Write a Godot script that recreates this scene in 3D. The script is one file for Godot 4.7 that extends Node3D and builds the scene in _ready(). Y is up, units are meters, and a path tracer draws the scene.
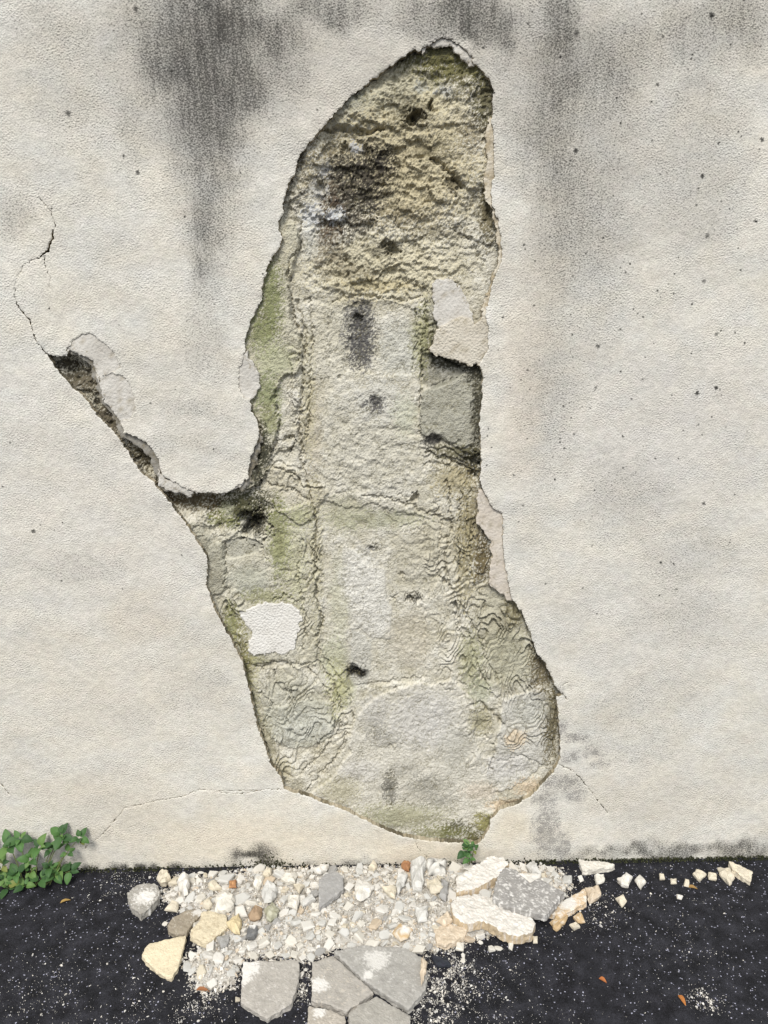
extends Node3D
# A rendered wall whose coat has fallen away, with the rubble at its foot.
# Wall plane z = 0, ground y = 0, metres. The survey lists below are in millimetres on the wall (x, y) or on the ground (x, z).

const OUTLINE := [109,1944,115,1938,127,1948,144,1953,166,1957,183,1955,197,1946,222,1928,250,1904,265,1888,272,1869,273,1833,270,1812,273,1760,278,1703,274,1675,277,1649,291,1615,297,1587,303,1543,295,1512,285,1487,278,1451,270,1421,278,1384,279,1341,260,1310,270,1281,270,1243,267,1211,265,1172,270,1123,273,1088,270,1043,280,1014,304,973,327,963,328,939,330,887,337,834,346,793,357,749,383,713,397,679,411,647,423,607,446,579,464,544,476,514,495,491,480,483,488,436,491,416,497,368,500,307,486,273,457,235,430,200,394,178,350,163,326,133,324,107,310,76,295,57,252,61,207,65,151,73,96,83,40,111,-15,142,-67,173,-108,189,-141,204,-182,220,-213,232,-217,261,-246,311,-259,365,-273,405,-281,458,-289,505,-297,548,-305,591,-318,623,-333,660,-359,715,-382,790,-377,822,-375,860,-400,905,-421,946,-443,976,-466,1011,-490,1045,-517,1066,-535,1101,-557,1141,-575,1169,-602,1195,-619,1222,-633,1243,-655,1263,-677,1291,-694,1318,-704,1333,-682,1328,-656,1328,-654,1346,-628,1339,-601,1324,-589,1291,-592,1276,-583,1256,-575,1222,-550,1191,-547,1157,-518,1147,-496,1133,-482,1117,-474,1099,-467,1066,-464,1041,-435,1028,-401,1016,-362,1016,-320,1015,-294,1022,-280,1029,-270,1046,-267,1079,-259,1105,-246,1132,-240,1162,-244,1185,-256,1208,-258,1230,-238,1264,-240,1288,-250,1310,-264,1335,-264,1365,-248,1406,-225,1446,-219,1480,-206,1524,-182,1555,-174,1579,-182,1597,-180,1610,-168,1628,-170,1648,-158,1685,-143,1705,-138,1731,-123,1754,-90,1787,-63,1816,-29,1850,0,1871,23,1888,43,1901,72,1921]
const PEELS := [
	[-265,1337,-248,1315,-235,1288,-232,1264,-253,1230,-273,1237,-283,1264,-280,1297],
	[-659,1341,-639,1363,-621,1374,-603,1376,-580,1361,-558,1341,-547,1320,-542,1302,-562,1293,-590,1285,-604,1315,-633,1335],
	[-590,1285,-562,1291,-541,1284,-524,1267,-518,1235,-518,1204,-536,1184,-553,1186,-577,1220,-590,1258],
	[-472,1061,-450,1049,-424,1032,-392,1016,-406,1011,-440,1023,-469,1037],
	[-325,1013,-304,1027,-275,1048,-268,1039,-281,1024],
	[140,1952,162,1965,185,1961,205,1948,231,1928,218,1925,193,1943],
	[263,1812,270,1814,277,1774,279,1715,280,1699,272,1695],
]
const UNDER := [
	["white",[-262,1341,-248,1315,-238,1290,-234,1264,-251,1232,-281,1226,-297,1264,-290,1319],-3,9],
	["white",[-669,1333,-651,1341,-630,1335,-605,1320,-594,1291,-600,1273,-589,1253,-580,1220,-558,1188,-547,1168,-509,1186,-501,1231,-507,1275,-533,1330,-591,1393,-648,1374],-3,8],
	["white",[-477,1070,-455,1051,-424,1032,-393,1017,-412,1003,-444,1020,-475,1032],-4,7],
	["white",[-333,1010,-307,1024,-280,1038,-273,1055,-288,1069,-331,1041],-4,7],
	["white",[122,1936,136,1949,156,1949,175,1944,185,1950,198,1940,211,1926,223,1918,248,1915,235,1948,181,1981,129,1969],-5,8],
	["lip",[266,1817,261,1775,263,1726,260,1696,265,1656,279,1632,289,1604,294,1575,297,1542,286,1500,272,1457,261,1428,282,1410,303,1449,322,1544,305,1626,294,1696,290,1814],-6,9],
	["stucco",[168,1386,193,1404,217,1417,246,1402,260,1402,272,1436,300,1406,303,1329,267,1301,253,1312,233,1305,215,1316,188,1321,167,1325,149,1336,158,1358,159,1384],-4,16],
	["white",[152,1479,169,1494,196,1492,218,1470,228,1443,240,1425,247,1393,216,1395,189,1380,167,1382,157,1428],-10,10],
	["pink",[267,1018,268,981,265,937,285,915,300,892,306,857,300,822,303,789,326,763,344,742,389,741,374,844,359,981,295,1022],-7,10],
	["bright",[-306,712,-276,727,-249,735,-203,740,-176,734,-162,713,-160,692,-164,666,-175,621,-202,600,-222,608,-244,609,-267,603,-284,606,-293,617,-285,641,-282,657,-288,675,-300,691],-13,9],
	["grey",[-663,1335,-633,1326,-612,1308,-606,1282,-602,1253,-591,1221,-569,1185,-563,1153,-533,1132,-507,1116,-495,1092,-484,1059,-472,1024,-441,1012,-409,999,-394,1021,-455,1069,-501,1162,-566,1275,-619,1352],-9,12],
	["grey",[-282,1016,-267,1035,-257,1068,-246,1101,-236,1124,-235,1147,-257,1161,-273,1115,-284,1068,-300,1035],-8,10],
]
const CRACKS := [
	[[-685,1656,-672,1642,-661,1630,-656,1602,-661,1588],0.9],
	[[-661,1590,-665,1574,-673,1560,-678,1549,-693,1539],2.4],
	[[-686,1539,-686,1519,-678,1494,-681,1473],0.8],
	[[-694,1537,-716,1529,-733,1519,-752,1486,-758,1452],0.75],
	[[-758,1452,-746,1423,-730,1407,-724,1367,-704,1331],1.3],
	[[-737,66,-681,113,-624,184,-533,205,-476,213,-428,233,-326,228,-213,232],0.7],
	[[495,296,517,281,536,272,570,233,602,191,636,145],0.9],
	[[122,79,136,48,160,17],0.8],
	[[-934,259,-923,247,-917,230],1.1],
	[[-270,230,-327,219,-390,226],0.7],
	[[494,494,508,477],1.6],
	[[488,513,508,524],0.9],
]
const PLATES := [
	[[-201,1627,-143,1612,-137,1586,-136,1561,-156,1530,-162,1473,-162,1415,-147,1384,-141,1358,-140,1314,-154,1291,-191,1278,-203,1251,-202,1217,-196,1182,-202,1147,-215,1112,-221,1074,-251,1029,-294,1017,-295,1228,-299,1384],13,2.2,3,[186,181,160],0.75,0.35],
	[[-139,1351,-139,1284,-147,1239,-148,1182,-159,1124,-190,1107,-213,1100,-202,1147,-196,1182,-204,1235,-191,1278,-154,1291],5,1.8,3,[],0,0.6],
	[[-240,1065,-209,1084,-179,1079,-158,1060,-143,1036,-91,1031,-87,1011,-106,985,-121,948,-155,933,-201,968,-243,998],6,2.0,4,[182,174,150],0.5,0.6],
	[[131,1239,143,1252,186,1266,225,1288,266,1304,294,1272,300,1105,248,1098,212,1120,191,1132,167,1144,130,1148,127,1193],7,1.5,2,[158,156,142],0.85,0.2],
	[[-33,399,-20,430,5,458,31,477,61,496,87,504,137,515,168,509,188,520,218,522,244,499,271,466,285,432,278,380,297,293,353,173,359,20,89,25,-175,183,-95,241,-37,322,-44,357],6,1.6,3,[198,194,183],0.8,0.5],
	[[-295,993,-244,964,-177,973,-125,992,-117,918,-121,856,-121,748,-109,698,-119,600,-124,570,-165,560,-202,582,-314,572,-348,637,-402,769,-397,845,-359,895],5,1.6,3,[184,180,160],0.5,0.5],
	[[-340,893,-299,902,-256,897,-247,879,-258,862,-301,852,-337,855],-6,1.5,2,[160,158,146],0.6,0.2],
	[[-415,945,-382,915,-343,883,-335,845,-333,794,-349,763,-379,753,-402,769,-409,845],6,2.0,3,[165,162,145],0.7,0.3],
	[[-133,1757,-92,1790,-37,1802,21,1795,46,1808,72,1795,93,1779,123,1774,146,1758,151,1738,179,1723,201,1707,217,1687,254,1679,297,1699,288,1932,161,2005,-4,1911,-110,1815],9,2.0,4,[],0,0.8],
	[[-16,1449,19,1449,19,1410,14,1373,19,1329,10,1295,-13,1318,-42,1340,-26,1371,-41,1410,-57,1423],-4,2,4,[120,118,114],0.9,0.9],
	[[7,1232,28,1237,46,1223,37,1204,23,1200,23,1218],-4,1.5,3,[115,112,108],0.9,0.8],
	[[-53,880,-24,865,5,824,48,821,51,741,66,720,61,635,14,641,-14,666,-38,663,-50,732,-59,812],2.6,0.9,1.2,[203,199,188],0.9,0.1],
	[[-33,660,14,633,16,579,0,497,-35,498,-39,593],1.2,1.5,2,[190,188,178],0.7,0.3],
	[[158,1151,177,1144,179,1129,163,1120,140,1127],-5,1.5,2,[85,82,80],0.8,0.6],
	[[-220,560,-189,571,-160,560,-156,527,-176,505,-212,505,-226,528],5,1.6,2,[180,176,158],0.5,0.3],
	[[-264,451,-205,458,-142,477,-91,457,-72,414,-93,363,-140,341,-196,339,-242,365,-265,411],4,1.6,3,[176,176,164],0.6,0.3],
	[[350,464,393,486,457,491,478,429,485,348,475,290,430,247,379,209,326,198,313,264,337,336,345,402],4,2.0,4,[186,184,178],0.7,0.3],
	[[-130,1449,-75,1428,-77,1318,-43,1291,83,1284,140,1295,127,1428,37,1458,-63,1466],-3,3,6,[],0,0.4],
	[[-111,992,-47,972,17,984,84,961,180,951,216,941,219,840,147,738,150,523,-53,498,-109,581,-104,843],-4,1.6,4,[],0,0.4],
	[[133,1449,153,1481,162,1449,168,1384,153,1344,128,1336,136,1384],6,2,2,[130,128,105],0.6,0.7],
	[[128,1329,155,1336,220,1309,243,1300,216,1277,156,1250,138,1264],-9,2.5,2,[95,95,84],0.6,0.6],
]
const GROOVES := [
	[[-148,1449,-130,1362,-137,1273,-150,1182,-146,1088,-125,992,-113,893],2.6,6],
	[[-121,1449,-115,1340,-124,1228,-135,1135],2.0,4],
	[[193,1039,209,941,197,840,214,737,241,631],2.4,6],
	[[170,990,186,891,173,802],2,4],
	[[295,736,280,657,303,576,341,520],2.2,5],
	[[138,1449,145,1395,132,1340,137,1291,129,1245],2.6,6],
	[[116,1428,121,1362,115,1295],2,4],
	[[-74,1449,-7,1458,82,1449,135,1458],2.6,5],
	[[-167,843,-159,767,-147,688,-156,608],2,5],
	[[-233,741,-196,749,-160,741],2,4],
	[[202,1597,235,1576,263,1530],2.4,5],
	[[-91,498,-54,428,-57,342,-108,271,-161,213],2.4,6],
	[[-262,501,-238,459,-266,389,-253,325],2.2,5],
	[[349,292,401,306,455,276],2,4],
	[[305,366,337,328,324,263],2.2,5],
	[[-119,943,-121,856,-121,748,-109,698,-119,600],2.2,7],
	[[-137,1612,-136,1561,-159,1530,-162,1473,-162,1415,-141,1362,-140,1314],2.0,6],
	[[147,1744,166,1727,193,1711,217,1687],3.0,9],
	[[-92,1790,-37,1798,21,1791,46,1803],2.5,7],
	[[-204,1235,-196,1182,-202,1147,-215,1112],2,5],
	[[-200,1140,-172,1145,-157,1128,-173,1112],2,7],
	[[-214,1070,-186,1065,-161,1050,-141,1021,-100,1026],2.2,6],
	[[-241,1041,-199,1026,-162,1012,-125,980],2,5],
	[[-147,1228,-152,1200,-162,1173],2,6],
	[[-141,1269,-128,1266,-109,1273],2,5],
	[[-1,1006,72,991,132,966,185,956],2.5,5],
	[[142,1111,178,1092,213,1084,254,1062,269,1043],3,8],
	[[131,1063,150,1082,178,1072],2.5,5],
	[[65,1039,67,1010,91,998,117,991],1.5,3],
	[[183,802,213,763,246,710,273,657],2.2,6],
	[[214,737,235,684,261,630,270,576,294,532,316,493],2.4,6],
	[[266,452,291,465,323,431,350,394],3,9],
	[[-114,594,-77,548,-40,470,-33,408],2.5,5],
	[[-124,581,-90,526,-61,453,-67,386,-114,323,-173,257],2.2,6],
	[[-142,559,-111,515,-81,456,-85,392,-124,346],2.0,5],
	[[-296,578,-260,561,-227,577,-164,571,-124,581],2.2,6],
	[[-228,550,-221,511,-197,494,-166,505],2,5],
	[[-53,498,23,513,86,524,162,534],1.6,3],
	[[188,517,206,494,227,488],1.5,4],
	[[61,739,90,749,122,754],1.5,3],
	[[-338,883,-338,840,-338,781],1.6,5],
	[[-247,879,-246,857,-239,844],1.6,5],
	[[-309,690,-327,716,-340,742],2,5],
	[[124,1250,129,1200,130,1148],1.6,5],
	[[156,1255,225,1286],1.4,4],
	[[272,940,254,878,251,814,267,763],2,6],
	[[231,1014,224,941,235,853,228,776],1.8,5],
	[[250,1026,243,941,249,878],1.6,4],
	[[155,1340,187,1318,224,1304],3,7],
]
const PITS := [
	[143,1840,8,24],
	[114,1824,13,26],
	[101,1814,11,20],
	[120,998,10,18],
	[-24,547,15,10],  # added hollow that stands for a dark spot
	[-12,1410,9,14],
	[-262,932,31,20],
	[-280,944,21,12],
	[-37,1759,9,10],
	[8,1757,9,10],
	[-92,1680,11,12],
	[64,1559,13,14],
	[46,1568,9,10],
	[110,743,7,9],
	[130,735,8,9],
	[15,870,7,8],
	[92,803,7,7],
	[74,502,5,8],
	[62,341,5,6],
	[57,209,8,6],
	[-47,1678,6,8],
	[-23,1641,7,8],
	[20,1613,9,9],
	[-89,1606,9,9],
	[-173,1112,7,8],
	[193,1693,13,11],
	[-111,1389,4,6],
	[-57,1280,5,6],
	[-149,894,5,6],
	[298,1482,4,6],
]
const LUMPS := [
	[-26,1844,84,50,8],
	[-107,1757,38,78,8],
	[-135,1667,34,81,6],
	[-604,1206,68,57,-10],
	[-652,1292,49,31,-12],
	[-522,1085,58,42,-12],
	[-401,982,94,39,-14],
	[-285,956,59,74,-12],
	[-355,743,39,78,-6],
	[-305,501,30,166,-7],
	[-238,244,47,59,-8],
	[121,1912,125,56,-3],
	[-27,1698,107,120,-4],
	[146,1638,131,102,-2],
	[-75,1384,45,263,2],
	[13,1111,140,213,6],
	[11,686,99,185,4],
	[249,1063,43,48,-12],
	[265,1181,23,140,-9],
	[387,629,76,162,4],
	[455,519,36,167,-9],
	[419,202,106,60,8],
	[355,137,67,30,8],
	[35,134,212,42,4],
	[290,68,38,43,-6],
	[-142,1727,26,79,-3],
	[-36,1844,63,34,-3],
	[173,1351,32,31,-8],
	[293,409,77,114,3],
	[140,296,156,146,4],
	[-254,1136,23,94,-6],
	[463,378,31,115,-4],
]
const ROUGH := [[-68,1835,147,134,0.9],[-134,1697,73,140,0.9],[249,1856,63,153,0.9],[276,1659,52,163,0.8],[59,1855,231,143,1.0],[59,1658,260,172,1.25],[37,1513,243,84,0.9],[-49,1698,97,100,0.5],[-344,945,142,74,0.8],[-624,1229,90,113,0.9],[-501,1066,93,71,0.9],[37,1111,187,189,0.35],[249,1063,71,72,0.7],[158,841,97,153,0.35],[350,263,105,89,0.3],[280,409,65,85,0.5],[-205,844,96,127,0.3]]
const SWIRL := [[-147,1228,37,251,0.7],[-129,818,34,281,0.8],[182,840,49,255,0.6],[254,710,74,317,1.0],[-66,456,51,140,0.8],[150,1406,32,109,0.5],[375,602,139,204,1.2],[409,407,117,143,0.9],[223,631,63,161,0.8],[-194,402,140,198,1.0],[-250,273,78,88,0.9],[-321,690,49,118,0.9],[-175,1065,82,95,0.6],[-163,635,50,107,0.4],[297,293,52,59,0.4]]
const STRATA := [[104,1503,244,64,0.7],[191,1566,132,63,0.5],[-81,1040,71,96,0.3],[201,1099,94,52,1.0],[132,941,120,45,0.4],[-141,1449,44,129,0.1]]
const UPRIGHT := [[254,891,63,151,1.0],[-240,1077,33,67,1.0],[221,737,59,105,0.6],[-265,1136,18,93,0.7]]
const STAINS_AND_SHADE := [  # stain colours, and some blobs of shade painted as colour
	[-38,1688,116,138,104,99,91,0.92,1],
	[27,1718,84,82,78,73,66,0.92,1],
	[-72,1586,57,62,109,99,87,0.6,1],
	[38,1873,231,114,178,172,145,0.7,0.5],
	[80,1718,236,159,185,174,143,0.85,0.5],
	[37,1513,243,95,192,184,157,0.75,0.5],
	[165,1817,106,77,186,176,146,0.6,0.5],
	[163,1940,135,43,92,90,62,0.92,0.7],
	[259,1865,38,88,92,88,64,0.92,0.8],
	[205,1912,109,38,110,106,70,0.92,0.8],
	[273,1638,28,94,112,104,80,0.92,0.8],
	[-25,1863,42,42,150,150,112,0.6,0.5],
	[-36,1854,55,34,153,152,153,0.5,0.8],
	[107,1826,49,31,70,64,50,0.6,0.9],  # dark shade of the cavity painted over its pits
	[174,1871,21,15,169,172,175,0.7,0.9],
	[122,1878,21,15,165,165,156,0.85,0.9],
	[5,1708,71,78,82,77,69,0.95,1],
	[-38,1658,71,93,89,83,74,0.92,1],
	[33,1728,49,46,74,69,61,0.92,1],
	[-71,1627,39,69,97,85,72,0.92,1],
	[-73,1544,44,29,117,106,90,0.6,1],
	[-110,1627,28,37,202,203,203,0.8,1],
	[-60,1627,26,20,200,202,203,0.85,1],
	[-78,1717,19,18,190,190,190,0.7,1],
	[-16,1761,26,14,182,182,182,0.8,1],
	[-92,1677,26,20,193,193,190,0.6,1],
	[-116,1576,22,41,193,193,185,0.5,1],
	[48,1559,40,21,83,77,63,0.6,0.9],  # shade of the two pits here is put into the colour
	[199,1691,32,18,84,76,54,0.6,0.9],  # hollow at the groove end, its shade painted dark
	[26,1481,111,19,168,153,108,0.5,0.7],
	[126,1530,88,38,199,191,167,0.5,0.6],
	[-30,1449,67,21,185,174,140,0.5,0.6],
	[-208,1449,38,129,120,125,82,0.85,0.75],
	[-228,1384,49,65,133,136,97,0.85,0.75],
	[-201,1318,59,58,169,171,137,0.6,0.5],
	[-220,1239,41,64,137,142,104,0.85,0.75],
	[-217,1182,34,46,143,144,109,0.85,0.75],
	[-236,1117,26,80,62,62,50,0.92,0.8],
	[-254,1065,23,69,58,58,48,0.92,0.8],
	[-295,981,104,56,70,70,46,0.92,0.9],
	[-262,934,33,35,28,28,22,0.95,0.5],  # blackness of the deep hole painted in, on top of its depth
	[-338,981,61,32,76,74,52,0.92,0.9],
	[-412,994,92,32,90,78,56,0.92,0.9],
	[-204,894,33,125,128,131,83,0.75,0.7],
	[-154,956,48,34,151,154,114,0.5,0.7],
	[-333,944,47,25,120,122,70,0.6,0.9],
	[-324,969,19,22,172,172,148,0.6,0.9],
	[-280,793,63,51,165,166,152,0.6,0.4],
	[-238,754,73,26,130,130,76,0.6,0.8],
	[-329,677,29,79,118,120,66,0.75,0.8],
	[-289,583,60,22,136,134,91,0.6,0.8],
	[-305,501,25,221,100,94,66,0.92,0.9],
	[-65,1362,68,132,193,188,171,0.6,0.4],
	[2,1135,140,164,192,188,174,0.7,0.4],
	[82,1340,68,89,192,191,181,0.7,0.4],
	[37,1227,92,69,195,193,185,0.6,0.5],
	[-121,1159,32,140,176,165,142,0.5,0.6],
	[95,1193,37,60,178,181,157,0.45,0.6],
	[127,1362,27,88,150,149,114,0.6,0.7],
	[162,1362,25,55,70,70,54,0.92,0.9],  # shadow along the undercoat edge, painted as dark colour
	[201,1313,75,22,64,62,50,0.92,0.9],  # painted shadow below the lower edge of that undercoat
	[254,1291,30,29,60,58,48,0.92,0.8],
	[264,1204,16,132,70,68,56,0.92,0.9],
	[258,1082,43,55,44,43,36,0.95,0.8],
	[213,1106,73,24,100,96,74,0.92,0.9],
	[214,1039,71,48,159,148,114,0.7,0.7],
	[258,916,44,140,131,120,93,0.75,0.8],
	[285,840,27,87,100,88,60,0.92,0.9],
	[181,891,97,100,180,172,148,0.5,0.5],
	[36,942,144,30,151,153,121,0.5,0.7],
	[-47,955,72,59,169,167,138,0.5,0.6],
	[133,841,97,102,177,172,155,0.5,0.5],
	[115,743,27,16,80,76,64,0.92,0.9],
	[15,872,24,13,80,78,70,0.92,0.9],
	[111,632,75,107,183,175,157,0.6,0.4],
	[-62,740,34,156,183,182,158,0.5,0.4],
	[-77,580,50,81,173,175,144,0.5,0.5],
	[-24,547,43,22,30,30,30,0.98,0.05],  # near-black painted into the small hollow so that it looks deep
	[334,683,100,133,163,158,136,0.7,0.5],
	[364,575,111,109,165,162,141,0.7,0.5],
	[371,709,40,42,120,112,80,0.7,0.8],
	[453,560,46,107,112,102,78,0.92,0.9],
	[479,406,29,149,104,96,72,0.92,0.9],
	[263,576,40,93,150,150,114,0.6,0.6],
	[290,493,36,50,150,153,126,0.6,0.6],
	[421,435,67,57,182,181,171,0.6,0.4],
	[293,409,41,51,146,140,109,0.7,0.7],
	[386,356,36,35,202,185,159,0.75,0.5],
	[363,277,79,47,190,187,181,0.8,0.3],
	[299,204,64,36,200,189,173,0.7,0.4],
	[431,217,69,30,194,175,148,0.75,0.5],
	[367,164,59,24,193,171,139,0.7,0.5],
	[316,107,48,43,133,128,78,0.9,0.7],
	[282,59,48,28,88,84,44,0.92,0.9],
	[236,90,48,34,86,84,62,0.92,1],
	[-192,472,126,84,174,172,156,0.6,0.4],
	[-169,401,92,62,183,183,173,0.6,0.4],
	[-237,273,67,47,168,160,128,0.6,0.6],
	[-260,360,31,86,150,144,113,0.6,0.7],
	[-53,498,35,61,161,161,127,0.6,0.5],
	[138,411,103,102,191,188,182,0.75,0.4],
	[23,441,51,56,187,184,178,0.6,0.5],
	[49,361,52,29,143,141,136,0.5,1],
	[194,176,53,24,120,118,108,0.4,1],
	[62,224,24,59,90,88,80,0.5,1],
	[-17,269,68,41,190,187,181,0.6,0.6],
	[-69,211,68,54,160,154,125,0.6,0.7],
	[88,133,159,49,141,139,107,0.7,0.7],
	[196,79,107,28,116,116,74,0.75,0.8],
	[35,134,53,30,151,150,127,0.5,0.8],
	[-8,1373,45,90,112,110,108,0.92,1],
	[25,1218,30,23,112,110,106,0.92,1],
	[-631,1274,87,51,87,79,63,0.9,0.8],  # brown rock of the diagonal break, coloured darker here and below
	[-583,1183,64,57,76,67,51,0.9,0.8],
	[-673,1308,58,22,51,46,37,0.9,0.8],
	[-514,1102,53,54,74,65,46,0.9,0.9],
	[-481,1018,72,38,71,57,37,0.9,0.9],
	[-383,883,33,65,166,163,148,0.7,0.4],
	[-364,807,34,51,162,158,142,0.7,0.4],
	[-8,791,68,103,208,205,196,0.95,0.35],
	[21,700,54,79,208,205,196,0.95,0.35],
	[-19,607,40,108,190,187,178,0.5,0.5],
	[-8,1395,34,57,84,82,80,0.9,0.9],
	[-8,1329,32,40,88,86,84,0.9,0.9],
	[25,1223,23,21,86,84,82,0.9,0.9],
	[161,1134,28,19,80,78,74,0.9,0.8],
	[25,390,36,28,120,118,112,0.5,1],
	[101,273,52,29,116,114,106,0.4,1],
	[154,231,47,36,116,114,106,0.4,1],
	[62,215,24,60,80,78,70,0.5,1],
	[167,207,79,54,134,132,122,0.4,1],
	[190,410,67,114,200,197,191,0.5,0.5],
	[230,338,52,116,176,174,164,0.5,0.6],
	[-128,1251,21,182,172,166,130,0.4,1],
	[-119,843,22,228,172,166,128,0.4,1],
	[245,865,29,177,160,150,112,0.5,0.9],
	[137,1362,18,110,164,162,122,0.5,0.9],
	[-302,501,40,221,170,166,118,0.5,0.9],
	[-75,498,30,94,176,174,124,0.5,0.9],
	[-167,843,34,152,172,172,130,0.4,0.9],
	[144,1758,56,24,112,104,82,0.7,1],
	[229,1788,38,39,116,106,84,0.6,1],
	[81,1628,65,29,116,106,84,0.6,1],
	[-29,1509,80,21,118,108,84,0.6,1],
	[169,1593,79,21,118,110,88,0.6,1],
	[-69,1757,43,31,112,104,84,0.6,1],
	[80,1855,42,27,104,98,80,0.6,1],
	[206,1875,42,30,110,104,82,0.6,1],
	[-38,1722,43,32,70,66,60,0.9,1],
	[37,1742,43,28,68,64,58,0.9,1],
	[5,1658,48,32,72,68,62,0.85,1],
	[-34,553,23,16,34,34,32,0.95,0.2],  # more near-black painted into the same small hollow
	[-14,544,23,16,34,34,32,0.95,0.2],  # other end of that hollow, its dark painted too
]
const MILDEW := [
	[-429,1956,121,199,0.22],
	[-157,1921,82,165,0.2],
	[378,1907,125,298,0.24],
	[505,1736,150,315,0.16],
	[139,2004,122,61,0.34],
	[720,1737,151,237,0.12],
	[-350,1384,66,129,0.12],
	[-304,1957,192,218,0.55],
	[-325,1827,152,170,0.4],
	[-317,1712,122,176,0.34],
	[-337,1583,73,142,0.36],
	[-344,1501,43,67,0.35],
	[-231,1856,62,112,0.28],
	[-245,1993,121,72,0.4],
	[-64,2016,141,54,0.42],
	[-145,1976,81,54,0.25],
	[240,2008,110,79,0.55],
	[213,1965,61,36,0.45],
	[283,1962,41,55,0.35],
	[409,1990,53,109,0.42],
	[412,1870,71,75,0.3],
	[393,1755,94,156,0.24],
	[514,1908,125,149,0.28],
	[674,1983,166,110,0.28],
	[796,2003,104,109,0.28],
	[426,1616,87,203,0.16],
	[706,1872,106,38,0.14],
	[475,1533,154,334,0.14],
	[425,1229,92,273,0.14],
	[604,993,143,146,0.1],
	[786,843,147,101,0.12],
	[-433,1901,51,110,0.2],
	[-607,1972,120,72,0.12],
	[-482,1788,49,114,0.14],
	[-747,1632,63,79,0.18],
	[-383,1208,90,36,0.16],
	[-399,1128,137,32,0.06],
	[-559,1844,163,168,0.06],
	[840,25,326,31,0.5],
	[678,22,162,25,0.4],
	[1029,30,136,44,0.42],
	[516,25,108,22,0.3],
	[-296,27,89,31,1.0],
	[-276,57,63,27,0.6],
	[-574,-1,210,15,0.9],
	[-810,-12,235,28,0.6],
	[-98,-2,159,12,0.5],
	[-677,830,141,50,0.1],
	[-412,514,148,82,0.05],
	[777,688,175,106,0.08],
	[699,416,232,170,0.06],
]
const TINTS := [
	[45,1923,1026,258,176,171,162,0.5],
	[-619,952,463,387,206,201,192,0.5],
	[687,1136,399,328,198,194,188,0.5],
	[619,1657,304,242,190,186,178,0.5],
	[727,688,424,291,202,198,190,0.5],
	[-658,518,392,244,205,198,185,0.5],
	[-333,82,575,121,205,196,179,0.7],
	[168,35,240,68,205,194,174,0.7],
	[-686,208,306,146,198,190,175,0.5],
	[772,182,346,150,196,190,178,0.5],
	[379,99,80,91,206,196,176,0.6],
	[356,1229,69,318,206,196,182,0.5],
	[391,1449,89,428,196,188,174,0.4],
	[-322,1883,122,241,168,164,158,0.35],
	[-67,1829,124,132,200,194,182,0.4],
	[-393,1231,157,202,204,199,188,0.4],
	[-545,702,144,103,198,186,168,0.3],
	[-772,1232,133,134,206,203,196,0.5],
]
const FLAKES := [[535,367,41,17,0.7],[577,326,52,17,0.6],[531,312,36,20,0.7],[495,390,18,34,0.6],[605,294,31,15,0.5],[504,240,68,27,0.7],[545,201,37,27,0.6],[467,187,42,36,0.5],[475,97,45,92,0.75],[514,50,38,49,0.6],[484,502,10,17,0.3]]
const FIELD := [-497,35,-398,23,-283,3,-98,2,89,2,237,2,408,6,509,31,525,91,476,162,417,202,263,260,190,287,131,305,29,294,-85,300,-141,318,-239,304,-287,314,-282,375,-350,391,-382,373,-419,305,-396,263,-428,202,-472,137,-521,102]
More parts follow.
